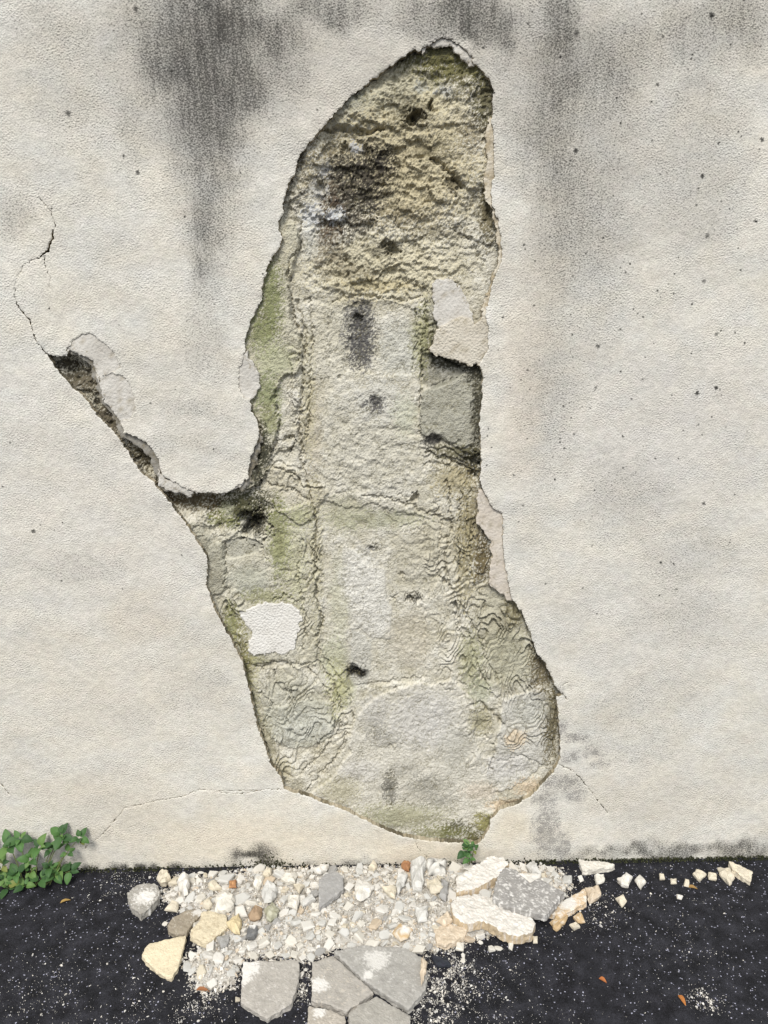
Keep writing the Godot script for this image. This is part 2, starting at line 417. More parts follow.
const FRAGMENTS := [
	[[-45,-15,-28,-43,-1,-43,17,-43,38,-17,38,14,25,43,11,62,-18,36,-37,5],-555,122,0.0,20,"greywhite","plate","heart-shaped grey mortar fragment with crusted white middle, on asphalt",[[5,6,27,0.9]],"heart-shaped grey mortar fragment"],
	[[-52,-3,-49,-34,-12,-47,33,-61,36,-11,36,27,28,58,0,42,-19,30],-457,304,0.0,14,"creamface","plate","smooth cream plaster shard with pointed corners lying flat on asphalt",[],"smooth cream plaster shard"],
	[[-39,9,-31,-16,-3,-38,23,-42,38,-30,26,-5,15,19,14,37,-11,40,-32,27],-436,201,0.0,13,"brownish","plate","brownish grey oval mortar flake beside the speckled beige shard",[[28,-31,15,0.8]],"brownish grey oval mortar flake"],
	[[-21,-43,-6,-49,40,-35,51,1,28,29,7,49,-14,36,-33,24,-34,9,-17,-21],-378,230,8.6,16,"beigeface","plate","speckled beige stucco shard with a notched side lying beside the brownish oval flake",[],"speckled beige stucco shard"],
	[[-20,0,-12,-29,2,-25,20,5,11,23,-1,26],-524,48,0.0,22,"cream","chunk","cream stone chunk with a peaked top just behind the heart-shaped fragment",[[-28,74,27,0.9]],"cream stone chunk"],
	[[-20,-13,-5,-42,9,-23,17,30,9,36,-10,13],-464,85,9.0,22,"white","chunk","white upright plaster chunk tapering to a point near the wall foot",[],"white upright plaster chunk"],
	[[-18,10,-7,-16,13,-9,13,14],-478,144,0.0,14,"cream","chunk","small cream wedge next to the heart-shaped fragment's tip",[[-76,-28,27,0.9]],"small cream wedge"],
	[[-28,-12,-12,-28,4,-35,23,-10,25,16,7,40,-19,28],-349,150,11.9,24,"creamwhite","chunk","blocky cream-white stone with flat facets behind the notched beige shard",[],"blocky cream-white stone"],
	[[-16,-7,-1,-20,22,7,5,12,-10,8],-387,93,11.9,16,"cream","chunk","cream triangular stone above the blocky cream-white stone",[],"cream triangular stone"],
	[[-12,-7,3,-22,12,5,7,16,-9,8],-391,153,11.2,16,"cream","chunk","small cream cube-like stone touching the blocky cream-white stone",[],"small cream cube-like stone"],
	[[-23,-1,-11,-20,5,-32,17,0,16,33,-5,20],-312,219,11.9,16,"sand","chunk","sandy yellow triangular stone at the end of the rubble heap",[],"sandy yellow triangular stone"],
	[[-19,-9,4,-20,12,-2,7,12,-4,18],-329,268,11.4,12,"grey","chunk","rounded grey pebble tucked under the notched beige shard",[],"rounded grey pebble"],
	[[-11,-10,9,-13,10,12,-8,11],-340,88,15.9,10,"orange","chunk","small rust-orange brick crumb lying in the rubble heap",[],"small rust-orange brick crumb"],
	[[-24,-5,-13,-38,4,-27,19,-4,17,14,8,31,-11,30],-242,122,13.9,22,"lightgrey","chunk","rounded light grey stone with a chipped white side",[],"rounded light grey stone"],
	[[-12,8,-6,-18,10,-12,8,23],-258,42,8.1,16,"cream","chunk","cream chip leaning by the black moss on the wall foot",[],"cream chip"],
	[[-12,4,-10,-21,10,-24,10,12,2,29],-275,86,11.9,16,"creamwhite","chunk","tall cream-white chip beside the rounded light grey stone",[],"tall cream-white chip"],
	[[-15,-2,-2,-27,16,-14,13,12,0,17,-12,14],-269,192,13.9,16,"brown","chunk","brown sandstone lump among pale rubble",[],"brown sandstone lump"],
	[[-19,-8,-3,-32,18,-14,15,12,0,24,-11,18],-230,190,13.9,18,"mossgrey","chunk","rough greenish grey mortar lump among pale rubble",[],"rough greenish grey mortar lump"],
	[[-13,-5,-10,-20,12,-15,12,5,9,17,-9,18],-269,245,11.8,16,"darkgrey","chunk","dark grey stone with a white flake on top at the rubble edge",[[-3,-17,14,0.95]],"dark grey stone"],
	[[-13,12,-14,-24,14,-14,12,26],-180,156,14.9,17,"creamwhite","chunk","squarish cream-white block in the middle of the heap",[],"squarish cream-white block"],
	[[-18,6,-2,-11,10,-15,20,-1,-11,21],-145,148,14.9,14,"lightgrey","chunk","slanted grey-white slab chip beside the grey triangular plate",[],"slanted grey-white slab chip"],
	[[-18,5,-14,-19,18,-20,16,15,-2,19],-199,72,13.8,16,"creamwhite","chunk","broad cream-white chunk next to the wall foot",[],"broad cream-white chunk"],
	[[-15,-11,14,-10,0,21],-170,106,14.9,14,"cream","chunk","small pinkish cream triangle in the heap",[],"small pinkish cream triangle"],
	[[-22,-3,-1,-13,22,-13,16,2,1,15,-16,12],-120,40,14.1,14,"white","chunk","long white flake lying against the wall foot",[],"long white flake"],
	[[-15,-8,12,-11,13,10,-10,8],-131,99,14.9,12,"white","chunk","white oblong chip beside the grey triangular plate",[],"white oblong chip"],
	[[-33,-23,-16,-40,5,-54,28,-34,29,11,14,27,0,40,-27,72],-89,114,18.9,13,"slate","plate","smooth grey triangular cement plate standing out of pale rubble",[],"smooth grey triangular cement plate"],
	[[-20,-15,-16,-32,9,-21,30,-8,23,14,-6,40,-20,22],-11,117,15.9,17,"white","chunk","white angular chunk in the middle of the heap with a pointed lower tip",[],"white angular chunk"],
	[[-21,-15,18,-19,11,24,-8,10],59,127,15.9,14,"cream","chunk","yellowish cream wedge beside the leaning white slab",[],"yellowish cream wedge"],
	[[-15,19,-8,-20,6,-36,21,-19,6,14,-10,42],87,91,16.9,15,"lightgrey","chunk","leaning white-grey slab under the orange brick bit",[],"leaning white-grey slab"],
	[[-14,-5,-2,-22,15,-4,8,20,-7,12],101,30,12.0,15,"orange","chunk","bright orange-brown brick bit on top of the heap by the wall",[],"bright orange-brown brick bit"],
	[[-14,6,0,-20,11,0,4,15],17,24,5.9,15,"cream","chunk","cream pointed pebble resting against the wall foot",[],"cream pointed pebble"],
	[[-20,-46,2,-53,22,-53,12,15,3,71,-19,67],134,60,10.1,26,"lightgrey","chunk","tall ribbed grey-white block against the wall foot",[],"tall ribbed grey-white block"],
	[[-31,-17,-3,-28,23,-27,21,4,17,34,-27,33],187,32,6.0,24,"paintedholes","chunk","grey-white block with painted black holes against the wall foot",[],"grey-white block"],
	[[-22,-17,7,-30,22,9,6,19,-12,19],171,116,16.9,15,"cream","chunk","yellowish cream chip below the block with painted black holes",[],"yellowish cream chip"],
	[[-5,-45,15,-25,7,10,-1,36,-16,24],194,124,15.9,14,"slate","chunk","narrow grey cement splinter beside the big white slabs",[],"narrow grey cement splinter"],
	[[-17,-20,18,-25,11,21,-12,24],132,202,14.9,15,"lightgrey","chunk","squarish pale grey chip above the cracked slabs",[],"squarish pale grey chip"],
	[[-24,7,-14,-11,-4,-26,14,-16,25,-4,10,20,-7,31],82,250,11.7,14,"tan","chunk","tan stone with a white crust above the largest cracked slab",[[6,2,14,0.95]],"tan stone"],
	[[-35,-15,-17,-24,5,-30,43,-18,37,7,11,22,-14,35,-31,23],191,259,3.1,15,"tanpink","plate","flat pinkish tan shard under the big white slab",[],"flat pinkish tan shard"],
	[[-22,3,7,-25,17,4,-2,19],187,220,13.8,15,"tanpink","chunk","pinkish tan lump touching the big white slab",[],"pinkish tan lump"],
	[[-69,12,-30,-19,28,-59,61,-55,73,-32,35,13,3,32,-25,47,-74,61],295,89,15.5,26,"whiterough","plate","long white rough plaster slab wedged between the wall and the grey plate",[],"long white rough plaster slab"],
	[[-96,-38,-77,-60,-52,-70,-19,-68,10,-61,32,-32,64,-20,90,-7,98,22,84,55,57,63,31,61,13,50,-5,31,-25,18,-47,24,-65,29,-92,4],297,219,5.7,24,"whiterough","plate","largest white rough plaster slab with beige broken rim",[],"largest white rough plaster slab"],
	[[-42,-90,-9,-80,2,-62,17,-29,43,-42,70,-17,93,7,65,43,40,71,30,79,-1,67,-31,56,-58,40,-86,22,-73,-14,-61,-49],389,159,25.9,18,"slatefleck","plate","large grey cement plate flecked with white, leaning on the white slabs",[],"large grey cement plate"],
	[[-30,-9,-5,-14,26,-8,17,8,-9,24],415,107,33.9,12,"white","chunk","white flake lying on the large grey cement plate",[],"white flake"],
	[[-20,-10,6,-30,9,-3,15,25,-10,18],435,54,14.3,16,"lightgrey","chunk","pale lump behind the large grey cement plate",[],"pale lump"],
	[[-63,34,-28,-1,11,-26,46,-46,45,-22,37,-2,-4,23,-43,40],503,166,0.0,14,"pinkcream","plate","long pinkish cream shard with a white crust beside the large grey plate",[[-10,-3,22,0.9]],"long pinkish cream shard"],
	[[-18,-17,21,-30,20,-1,-1,18,-22,31],570,132,0.0,15,"tanpink","chunk","tan shard touching the end of the long pinkish shard",[[-76,26,22,0.9]],"tan shard"],
	[[-43,-27,11,-15,48,-1,33,8,-4,15,-45,20],607,36,0.0,16,"creamwhite","plate","long cream triangular sliver lying along the wall foot",[],"long cream triangular sliver"],
	[[-17,-37,10,-18,29,1,6,37,-7,22,-21,-4],975,68,0.0,16,"cream","plate","longest cream sliver of the stray pieces at the wall foot",[],"longest cream sliver"],
	[[-12,-28,20,-23,16,11,-7,35,-17,5],934,72,0.0,16,"cream","chunk","cream wedge next to the longest stray cream sliver",[],"cream wedge"],
	[[-14,-2,2,-20,20,-1,-7,24],862,69,0.0,13,"cream","chunk","small cream arrowhead chip among the stray pieces",[],"small cream arrowhead chip"],
	[[-6,-12,13,-7,5,11,-13,7],897,75,0.0,12,"cream","chunk","small cream cube between arrowhead chip and cream wedge",[],"small cream cube"],
	[[-21,-1,11,-26,21,-11,3,21,-14,16],663,87,0.0,16,"white","chunk","white lumpy plaster piece alone on asphalt near the wall",[],"white lumpy plaster piece"],
	[[-13,-5,5,-23,16,1,-9,27],702,90,0.0,13,"creamwhite","chunk","cream-white chip beside the white lumpy piece",[],"cream-white chip"],
	[[-11,-11,17,-16,9,9,-15,19],600,78,0.0,14,"creamwhite","chunk","pale block below the long triangular sliver",[],"pale block"],
	[[-14,-7,9,-17,12,4,-7,20],633,152,0.0,11,"cream","chunk","cream chip lying apart on the asphalt",[],"cream chip lying apart on the asphalt"],
	[[-13,-4,9,-19,12,11,-7,12],510,208,0.0,11,"tan","chunk","tan triangular chip below the long pinkish shard",[[-14,-53,22,0.9]],"tan triangular chip"],
	[[-13,-4,5,-11,13,3,-5,13],495,229,0.0,10,"cream","chunk","cream rounded chip below the tan triangular chip",[],"cream rounded chip"],
	[[-4,-16,26,-19,16,3,-15,30,-23,2],460,217,0.0,12,"tan","chunk","dusty tan shard poking from under the large grey plate",[],"dusty tan shard"],
	[[-65,-72,-6,-71,60,-70,62,-14,52,40,30,55,5,72,-25,51,-55,31,-61,-22],-212,395,0.0,15,"slabA","plate","grey cement slab with a white corner, separate from the cracked group",[[-53,-56,29,0.95],[-55,-27,17,0.9]],"grey cement slab"],
	[[-55,-62,-11,-83,19,-52,81,16,53,41,24,64,-10,49,-50,36,-51,-11],-69,393,0.0,15,"slabB","plate","grey cement slab with a white side patch, fitting against the largest slab",[[-38,-3,22,0.95]],"white-patched grey cement slab"],
	[[-129,-63,-68,-77,-18,-73,33,-67,77,-35,77,6,71,44,51,72,32,93,-2,68,-35,42,-88,-9],53,361,0.0,15,"slabC","plate","largest grey cement slab with white splashed centre and cracked edges",[[-32,-34,29,0.75],[-52,6,11,0.9]],"largest grey cement slab"],
	[[-44,-47,-4,-36,32,-21,34,11,27,50,-46,44],-79,488,0.0,15,"slabD","plate","dull grey cement slab with a white fleck, below the white-sided slab",[[-22,-32,14,0.9]],"dull grey cement slab"],
	[[-61,-20,-34,-41,-4,-59,33,-34,65,-12,58,44,1,68,-58,54],22,480,0.0,15,"slabE","plate","plain grey cement slab below the largest slab",[],"plain grey cement slab"],
	[[-2,-35,10,-19,5,8,-6,39,-8,8],122,367,20.0,12,"tanpink","chunk","thin pinkish edge splinter against the largest slab",[],"thin pinkish edge splinter"],
	[[-22,-15,16,-9,21,13,-15,12],166,328,0.0,14,"tar","chunk","black tarry asphalt block beside the rubble",[],"black tarry asphalt block"],
	[[-4,-10,8,-6,5,8,-8,8],765,72,0.0,9,"cream","chunk","tiny cream chip between the cream-white chip and the tiny flat one",[],"tiny cream chip"],
	[[-7,-7,11,-7,5,7,-10,7],789,88,0.0,9,"cream","chunk","tiny flat cream chip in the middle of the stray row",[],"tiny flat cream chip"],
	[[0,-13,10,-6,0,12,-11,8],821,95,0.0,9,"cream","chunk","tiny cream chip just below the arrowhead chip",[],"tiny cream chip just below the arrowhead chip"],
	[[-5,-7,11,-3,2,7,-7,3],782,143,0.0,7,"white","chunk","tiny pinkish white chip alone on the asphalt",[],"tiny pinkish white chip"],
	[[-3,-18,13,-14,0,18,-9,14],332,278,0.0,9,"creamwhite","chunk","narrow cream chip below the largest white slab",[],"narrow cream chip"],
	[[-6,-9,8,-9,4,9,-7,9],391,268,0.0,9,"cream","chunk","small cream pebble below the end of the largest white slab",[],"small cream pebble"],
	[[-5,-15,11,-5,6,12,-12,8],213,284,0.0,10,"creamwhite","chunk","cream-white pebble beside the tar block",[],"cream-white pebble"],
]
const ROSETTES := [
	[[-856,50],"green broad-leaved weed growing out of the wall foot beside bare asphalt",[[70,120,-28,7,34],[119,112,-26,6,26],[-62,98,-22,7,35],[45,46,-2,6,28],[-58,6,20,6,30],[17,92,-20,6,31],[-4,66,-8,6,31],[87,75,-20,5,30],[-35,110,-28,6,34],[-35,38,8,5,28],[-77,53,-4,5,30],[-112,93,-14,6,32],[-104,23,10,5,30],[47,85,-20,5,28],[87,30,-20,3,18],[-6,36,0,5,25],[-158,67,-10,6,32],[70,105,-24,5,31],[64,32,-7,5,31],[59,28,6,5,30],[24,24,14,5,30],[-13,11,20,5,30],[93,32,-6,4,28],[-66,22,10,5,30]]],
	[[273,4],"small green weed sprouting where the broken patch meets the ground",[[-15,57,25,6,24],[8,61,23,6,22],[-6,45,37,6,21],[-2,70,19,5,19]]],
]
const LITTER := [
	[508,0,377,0.9,[160,96,48],18,0.3,"small curled orange dry leaf alone on the asphalt"],
	[665,0,424,0.25,[164,104,48],26,0.2,"narrow orange dry leaf with a stalk on the asphalt"],
	[819,0,108,1.35,[140,110,62],24,0.25,"brown dry leaf beside the stray cream pieces"],
	[-762,0,121,2.1,[150,122,66],26,0.18,"thin tan dry leaf near the broad-leaved weed"],
	[-370,3,387,1.5,[140,92,56],30,0.18,"brown dry leaf at the edge of the crumb spill"],
]
const SPILLS := [[157,383,65,2.2],[130,444,55,1.6],[195,344,45,1.2],[-147,375,40,1.5],[-360,395,50,1.5],[-514,80,50,0.8],[-639,41,75,0.6],[-309,318,40,1.2],[552,159,75,0.6],[245,385,100,0.5],[-708,373,100,0.5],[-503,416,75,0.4],[749,229,100,0.3],[720,435,30,0.4]]

const X0 := -1350.0
const X1 := 1350.0
const Y1 := 2350.0
const CELL := 10.0
const SUB := 8

var n1 := FastNoiseLite.new()
var n2 := FastNoiseLite.new()
var n3 := FastNoiseLite.new()
var n4 := FastNoiseLite.new()
var cellular := FastNoiseLite.new()
var used := {}


func _ready() -> void:
	# camera
	var cam := Camera3D.new()
	cam.name = "camera"
	cam.fov = 68.0
	cam.near = 0.02
	cam.far = 400.0
	cam.position = Vector3(0, 1.4, 1.7347)
	cam.rotation_degrees = Vector3(-14.0, -1.5, 0)
	add_child(cam)
	# bright overcast sky
	var env := Environment.new()
	var skm := ProceduralSkyMaterial.new()
	skm.sky_top_color = Color(0.80, 0.82, 0.85)
	skm.sky_horizon_color = Color(0.74, 0.755, 0.77)
	skm.sky_curve = 0.25
	skm.ground_horizon_color = Color(0.40, 0.39, 0.38)
	skm.ground_bottom_color = Color(0.22, 0.21, 0.20)
	skm.sun_angle_max = 1.0
	var sky := Sky.new()
	sky.sky_material = skm
	env.background_mode = Environment.BG_SKY
	env.sky = sky
	env.background_energy_multiplier = 0.85
	env.tonemap_mode = Environment.TONE_MAPPER_LINEAR
	env.tonemap_exposure = 2.0
	env.sdfgi_enabled = true
	env.ssao_enabled = true
	env.ssil_enabled = true
	var we := WorldEnvironment.new()
	we.name = "environment"
	we.environment = env
	add_child(we)
	# the sun behind thin cloud: high, in front of the wall
	var sun := DirectionalLight3D.new()
	sun.name = "sun"
	sun.light_energy = 0.5
	sun.light_angular_distance = 18.0
	sun.light_color = Color(1.0, 0.985, 0.96)
	sun.shadow_enabled = true
	add_child(sun)
	sun.look_at_from_position(Vector3(-0.28, 1.3, 1.1), Vector3.ZERO, Vector3.UP)

	setup_noise()
	build_ground()
	build_wall()
	build_rubble()
	build_plants()
	build_litter()


func noise(seed_: int, wave_mm: float, octaves: int, kind := FastNoiseLite.TYPE_SIMPLEX_SMOOTH) -> FastNoiseLite:
	var n := FastNoiseLite.new()
	n.seed = seed_
	n.noise_type = kind
	n.frequency = 1.0 / wave_mm
	n.fractal_octaves = octaves
	n.fractal_type = FastNoiseLite.FRACTAL_FBM if octaves > 1 else FastNoiseLite.FRACTAL_NONE
	return n


func setup_noise() -> void:
	n1 = noise(11, 90.0, 3)
	n2 = noise(23, 28.0, 3)
	n3 = noise(37, 9.0, 2)
	n4 = noise(51, 4.0, 1)
	cellular = noise(67, 26.0, 1, FastNoiseLite.TYPE_CELLULAR)
	cellular.cellular_return_type = FastNoiseLite.RETURN_DISTANCE2_SUB


func lin(r: float, g: float, b: float) -> Color:
	return Color(r / 255.0, g / 255.0, b / 255.0).srgb_to_linear()


func numbered(called: String) -> String:
	if not used.has(called):
		used[called] = 0
		return called
	used[called] += 1
	return "%s_%03d" % [called, used[called]]


func tag(o: Node, label: String, category: String, group := "") -> void:
	o.set_meta("label", label)
	o.set_meta("category", category)
	if group != "":
		o.set_meta("group", group)


func part(called: String, mesh: Mesh, mat: Material, parent: Node) -> MeshInstance3D:
	var o := MeshInstance3D.new()
	o.name = called
	o.mesh = mesh
	if mat:
		o.material_override = mat
	o.cast_shadow = GeometryInstance3D.SHADOW_CASTING_SETTING_ON
	parent.add_child(o, true)
	return o


func grain_texture(seed_: int, freq: float, octaves: int, size := 512, kind := FastNoiseLite.TYPE_SIMPLEX_SMOOTH) -> ImageTexture:
	var n := noise(seed_, 1.0 / freq, octaves, kind)
	var im := n.get_seamless_image(size, size, false, false, 0.1, true)
	return ImageTexture.create_from_image(im)


func vertex_material(rough: float, relief_cm: float, tex: Texture2D, tiles_per_m: float) -> StandardMaterial3D:
	var m := StandardMaterial3D.new()
	m.vertex_color_use_as_albedo = true
	m.albedo_color = Color(1, 1, 1)
	m.roughness = rough
	m.metallic_specular = 0.25
	m.uv1_triplanar = true
	m.uv1_world_triplanar = true
	m.uv1_scale = Vector3.ONE * tiles_per_m
	if tex:
		m.heightmap_enabled = true
		m.heightmap_texture = tex
		m.heightmap_scale = relief_cm
	return m


func poly_of(flat: Array) -> PackedVector2Array:
	var p := PackedVector2Array()
	for i in range(0, flat.size(), 2):
		p.append(Vector2(flat[i], flat[i + 1]))
	return p


func box_of(p: PackedVector2Array) -> Rect2:
	var r := Rect2(p[0], Vector2.ZERO)
	for q in p:
		r = r.expand(q)
	return r


func seg_dist(p: Vector2, a: Vector2, b: Vector2) -> float:
	var ab := b - a
	var t := clampf((p - a).dot(ab) / maxf(ab.length_squared(), 1e-9), 0.0, 1.0)
	return p.distance_to(a + ab * t)


func poly_sd(p: Vector2, poly: PackedVector2Array) -> float:
	var d := 1e9
	var n := poly.size()
	for i in n:
		d = minf(d, seg_dist(p, poly[i], poly[(i + 1) % n]))
	return -d if Geometry2D.is_point_in_polygon(p, poly) else d


# ---------------------------------------------------------------- ground

func build_ground() -> void:
	# asphalt: dark binder with pale grit showing through, one sheet to the horizon
	var size := 1024
	var a := noise(101, 3.0, 2).get_seamless_image(size, size, false, false, 0.1, true).get_data()
	var b := noise(103, 60.0, 3).get_seamless_image(size, size, false, false, 0.1, true).get_data()
	var cnoise := noise(107, 3.4, 1, FastNoiseLite.TYPE_CELLULAR)
	cnoise.cellular_return_type = FastNoiseLite.RETURN_CELL_VALUE
	var c := cnoise.get_seamless_image(size, size, false, false, 0.1, true).get_data()
	var cdist := noise(107, 3.4, 1, FastNoiseLite.TYPE_CELLULAR)
	cdist.cellular_return_type = FastNoiseLite.RETURN_DISTANCE2_SUB
	var e := cdist.get_seamless_image(size, size, false, false, 0.1, true).get_data()
	var col := PackedByteArray()
	col.resize(size * size * 3)
	var hgt := PackedByteArray()
	hgt.resize(size * size)
	for i in size * size:
		var v := 37.0 + (float(a[i]) - 128.0) * 0.15 + (float(b[i]) - 128.0) * 0.12 + (float(c[i]) - 128.0) * 0.05
		if c[i] > 247 and e[i] > 50:
			v += 90.0 + float(a[i]) * 0.3
		v = clampf(v, 12.0, 235.0)
		col[i * 3] = int(v)
		col[i * 3 + 1] = int(v)
		col[i * 3 + 2] = int(minf(v * 1.09 + 1.0, 255.0))
		hgt[i] = int(clampf(float(e[i]) * 0.7 + float(a[i]) * 0.3, 0, 255))
	var m := StandardMaterial3D.new()
	m.albedo_texture = ImageTexture.create_from_image(Image.create_from_data(size, size, false, Image.FORMAT_RGB8, col))
	m.heightmap_enabled = true
	m.heightmap_texture = ImageTexture.create_from_image(Image.create_from_data(size, size, false, Image.FORMAT_L8, hgt))
	m.heightmap_scale = 0.22
	m.roughness = 0.85
	m.metallic_specular = 0.3
	m.uv1_triplanar = true
	m.uv1_world_triplanar = true
	m.uv1_scale = Vector3.ONE * 1.1
	var st := SurfaceTool.new()
	st.begin(Mesh.PRIMITIVE_TRIANGLES)
	st.set_normal(Vector3.UP)
	# finely waved near the wall, plain beyond
	var xs := [-150.0]
	for i in 81: xs.append(-1.6 + i * 0.04)
	xs.append(150.0)
	var zs := [-150.0, -0.06]
	for i in 31: zs.append(-0.02 + i * 0.04)
	zs.append(150.0)
	for i in xs.size() - 1:
		for j in zs.size() - 1:
			var q := []
			for k in [[0, 0], [1, 0], [1, 1], [0, 1]]:
				var x: float = xs[i + k[0]]
				var z: float = zs[j + k[1]]
				q.append(Vector3(x, ground_y(x, z), z))
			for k in [0, 1, 2, 0, 2, 3]:
				st.add_vertex(q[k])
	st.generate_normals()
	var o := part("asphalt_ground", st.commit(), m, self)
	o.set_meta("kind", "structure")
	tag(o, "black asphalt ground dusted with white plaster grit", "asphalt")


func ground_y(x: float, z: float) -> float:
	var fade := clampf((1.5 - absf(x)) * 4.0, 0, 1) * clampf((1.1 - z) * 4.0, 0, 1)
	return fade * 0.0025 * n1.get_noise_2d(x * 400.0, z * 400.0)


# ---------------------------------------------------------------- wall

var seg_a := PackedVector2Array()
var seg_b := PackedVector2Array()
var seg_w := PackedFloat32Array()
var zgrid := PackedFloat32Array()
var zw := 0


func build_wall() -> void:
	var wall := Node3D.new()
	wall.name = "plaster_wall"
	add_child(wall)
	tag(wall, "stained off-white stucco wall with a tall boot-shaped patch of fallen plaster", "wall")
	# coarse undulation of the coat, and its bulge where it has come loose
	zw = int((X1 - X0) / CELL) + 1
	var zh := int(Y1 / CELL) + 1
	zgrid.resize(zw * zh)
	var outline := poly_of(OUTLINE)
	var near := coarse_distance(outline, zh)
	for j in zh:
		for i in zw:
			var x := X0 + i * CELL
			var y := j * CELL
			var edge := clampf((X1 - absf(x)) / 150.0, 0, 1) * clampf((Y1 - y) / 150.0, 0, 1) * clampf(y / 60.0, 0, 1)
			var z := 2.6 * n1.get_noise_2d(x * 0.45, y * 0.45) + 0.8 * n2.get_noise_2d(x * 0.5, y * 0.5)
			z += 5.0 * exp(-near[j * zw + i] / 45.0) * (0.35 + n1.get_noise_2d(x * 0.8 + 500.0, y * 0.8))
			zgrid[j * zw + i] = z * edge
	var stucco := stucco_material()
	var rim := vertex_material(0.95, 0.25, grain_texture(301, 0.06, 3), 5.0)
	# the top coat, cut by the hole, the peeled spots and the cracks
	var holes := [outline]
	for p in PEELS: holes.append(poly_of(p))
	var cracks := []
	for c in CRACKS: cracks.append([poly_of(c[0]), c[1]])
	var coat := cut_sheet(holes, cracks, false, 0.0, 15.0, Rect2(X0, 0, X1 - X0, Y1), true, 0)
	border_quads(coat)
	var o := part("stucco_coat", coat, null, wall)
	coat.surface_set_material(0, stucco)
	coat.surface_set_material(1, rim)
	o.set_meta("label", "off-white textured top coat with grey mildew streaks")
	# what is left of the coats below
	var white_grain := grain_texture(311, 0.05, 3)
	var smooth := vertex_material(0.9, 0.13, white_grain, 4.0)
	var pebbly := vertex_material(0.92, 0.22, grain_texture(313, 0.11, 2), 2.4)
	for u in UNDER:
		var poly := poly_of(u[1])
		var kind: String = u[0]
		var tone := {"white": 1, "lip": 2, "stucco": 3, "pink": 4, "bright": 5, "grey": 6}[kind] as int
		var sheet := cut_sheet([poly], [], true, u[2], u[3], box_of(poly).grow(12.0), false, tone)
		sheet.surface_set_material(0, pebbly if kind in ["stucco", "bright"] else smooth)
		sheet.surface_set_material(1, rim)
		part("undercoat_patch", sheet, null, wall)
	part("masonry_core", masonry(outline), vertex_material(0.96, 0.2, grain_texture(331, 0.08, 4), 5.0), wall).set_meta("label", "exposed ochre stone and old grey mortar under the fallen coat")
	# the body of the wall behind, and its top
	var body := vertex_material(0.95, 0.0, null, 1.0)
	body.vertex_color_use_as_albedo = false
	body.albedo_color = Color(0.56, 0.53, 0.46)
	for b in [[Vector3(7.2, 3.3, 0.40), Vector3(0, 1.63, -0.275)], ]:
		var bm := BoxMesh.new()
		bm.size = b[0]
		part("wall_body", bm, body, wall).position = b[1]
	var cm := BoxMesh.new()
	cm.size = Vector3(7.3, 0.08, 0.56)
	part("coping", cm, body, wall).position = Vector3(0, 3.32, -0.22)
	for s in [-1, 1]:
		var em := BoxMesh.new()
		em.size = Vector3(0.05, 3.28, 0.42)
		part("wall_end", em, body, wall).position = Vector3(s * 3.605, 1.64, -0.215)


func coarse_distance(outline: PackedVector2Array, zh: int) -> PackedFloat32Array:
	var d := PackedFloat32Array()
	d.resize(zw * zh)
	d.fill(150.0)
	var n := outline.size()
	for s in n:
		var a := outline[s]
		var b := outline[(s + 1) % n]
		var i0 := clampi(int((minf(a.x, b.x) - 150.0 - X0) / CELL), 0, zw - 1)
		var i1 := clampi(int((maxf(a.x, b.x) + 150.0 - X0) / CELL) + 1, 0, zw - 1)
		var j0 := clampi(int((minf(a.y, b.y) - 150.0) / CELL), 0, zh - 1)
		var j1 := clampi(int((maxf(a.y, b.y) + 150.0) / CELL) + 1, 0, zh - 1)
		for j in range(j0, j1 + 1):
			for i in range(i0, i1 + 1):
				var q := seg_dist(Vector2(X0 + i * CELL, j * CELL), a, b)
				if q < d[j * zw + i]: d[j * zw + i] = q
	return d


func coat_z(x: float, y: float) -> float:
	var fx := clampf((x - X0) / CELL, 0.0, zw - 1.001)
	var fy := clampf(y / CELL, 0.0, zgrid.size() / zw - 1.001)
	var i := int(fx)
	var j := int(fy)
	fx -= i
	fy -= j
	var k := j * zw + i
	return lerpf(lerpf(zgrid[k], zgrid[k + 1], fx), lerpf(zgrid[k + zw], zgrid[k + zw + 1], fx), fy)


var cut_polys := []
var cut_boxes := []
var cut_inside := false


func solid_at(p: Vector2, segs: PackedInt32Array) -> float:
	# signed distance to the broken edge, positive inside the material; the edge is ragged
	var q := p + Vector2(n2.get_noise_2d(p.x * 1.4, p.y * 1.4), n2.get_noise_2d(p.x * 1.4 + 900.0, p.y * 1.4)) * 3.2
	q += Vector2(n3.get_noise_2d(p.x, p.y), n3.get_noise_2d(p.x + 700.0, p.y)) * 1.5
	if cut_inside: q += Vector2(n2.get_noise_2d(p.x * 0.8 + 70.0, p.y * 0.8), n2.get_noise_2d(p.x * 0.8 + 970.0, p.y * 0.8)) * 7.0
	var d := 30.0
	var crack := 30.0
	for s in segs:
		var w := seg_w[s]
		if w > 0.0:
			crack = minf(crack, seg_dist(q, seg_a[s], seg_b[s]) - w * (0.75 + 0.5 * n2.get_noise_2d(p.x * 2.0, p.y * 2.0)))
		else:
			d = minf(d, seg_dist(q, seg_a[s], seg_b[s]))
	for k in cut_polys.size():
		if cut_boxes[k].has_point(q) and Geometry2D.is_point_in_polygon(q, cut_polys[k]):
			return d if cut_inside else -d
	return -d if cut_inside else minf(d, crack)


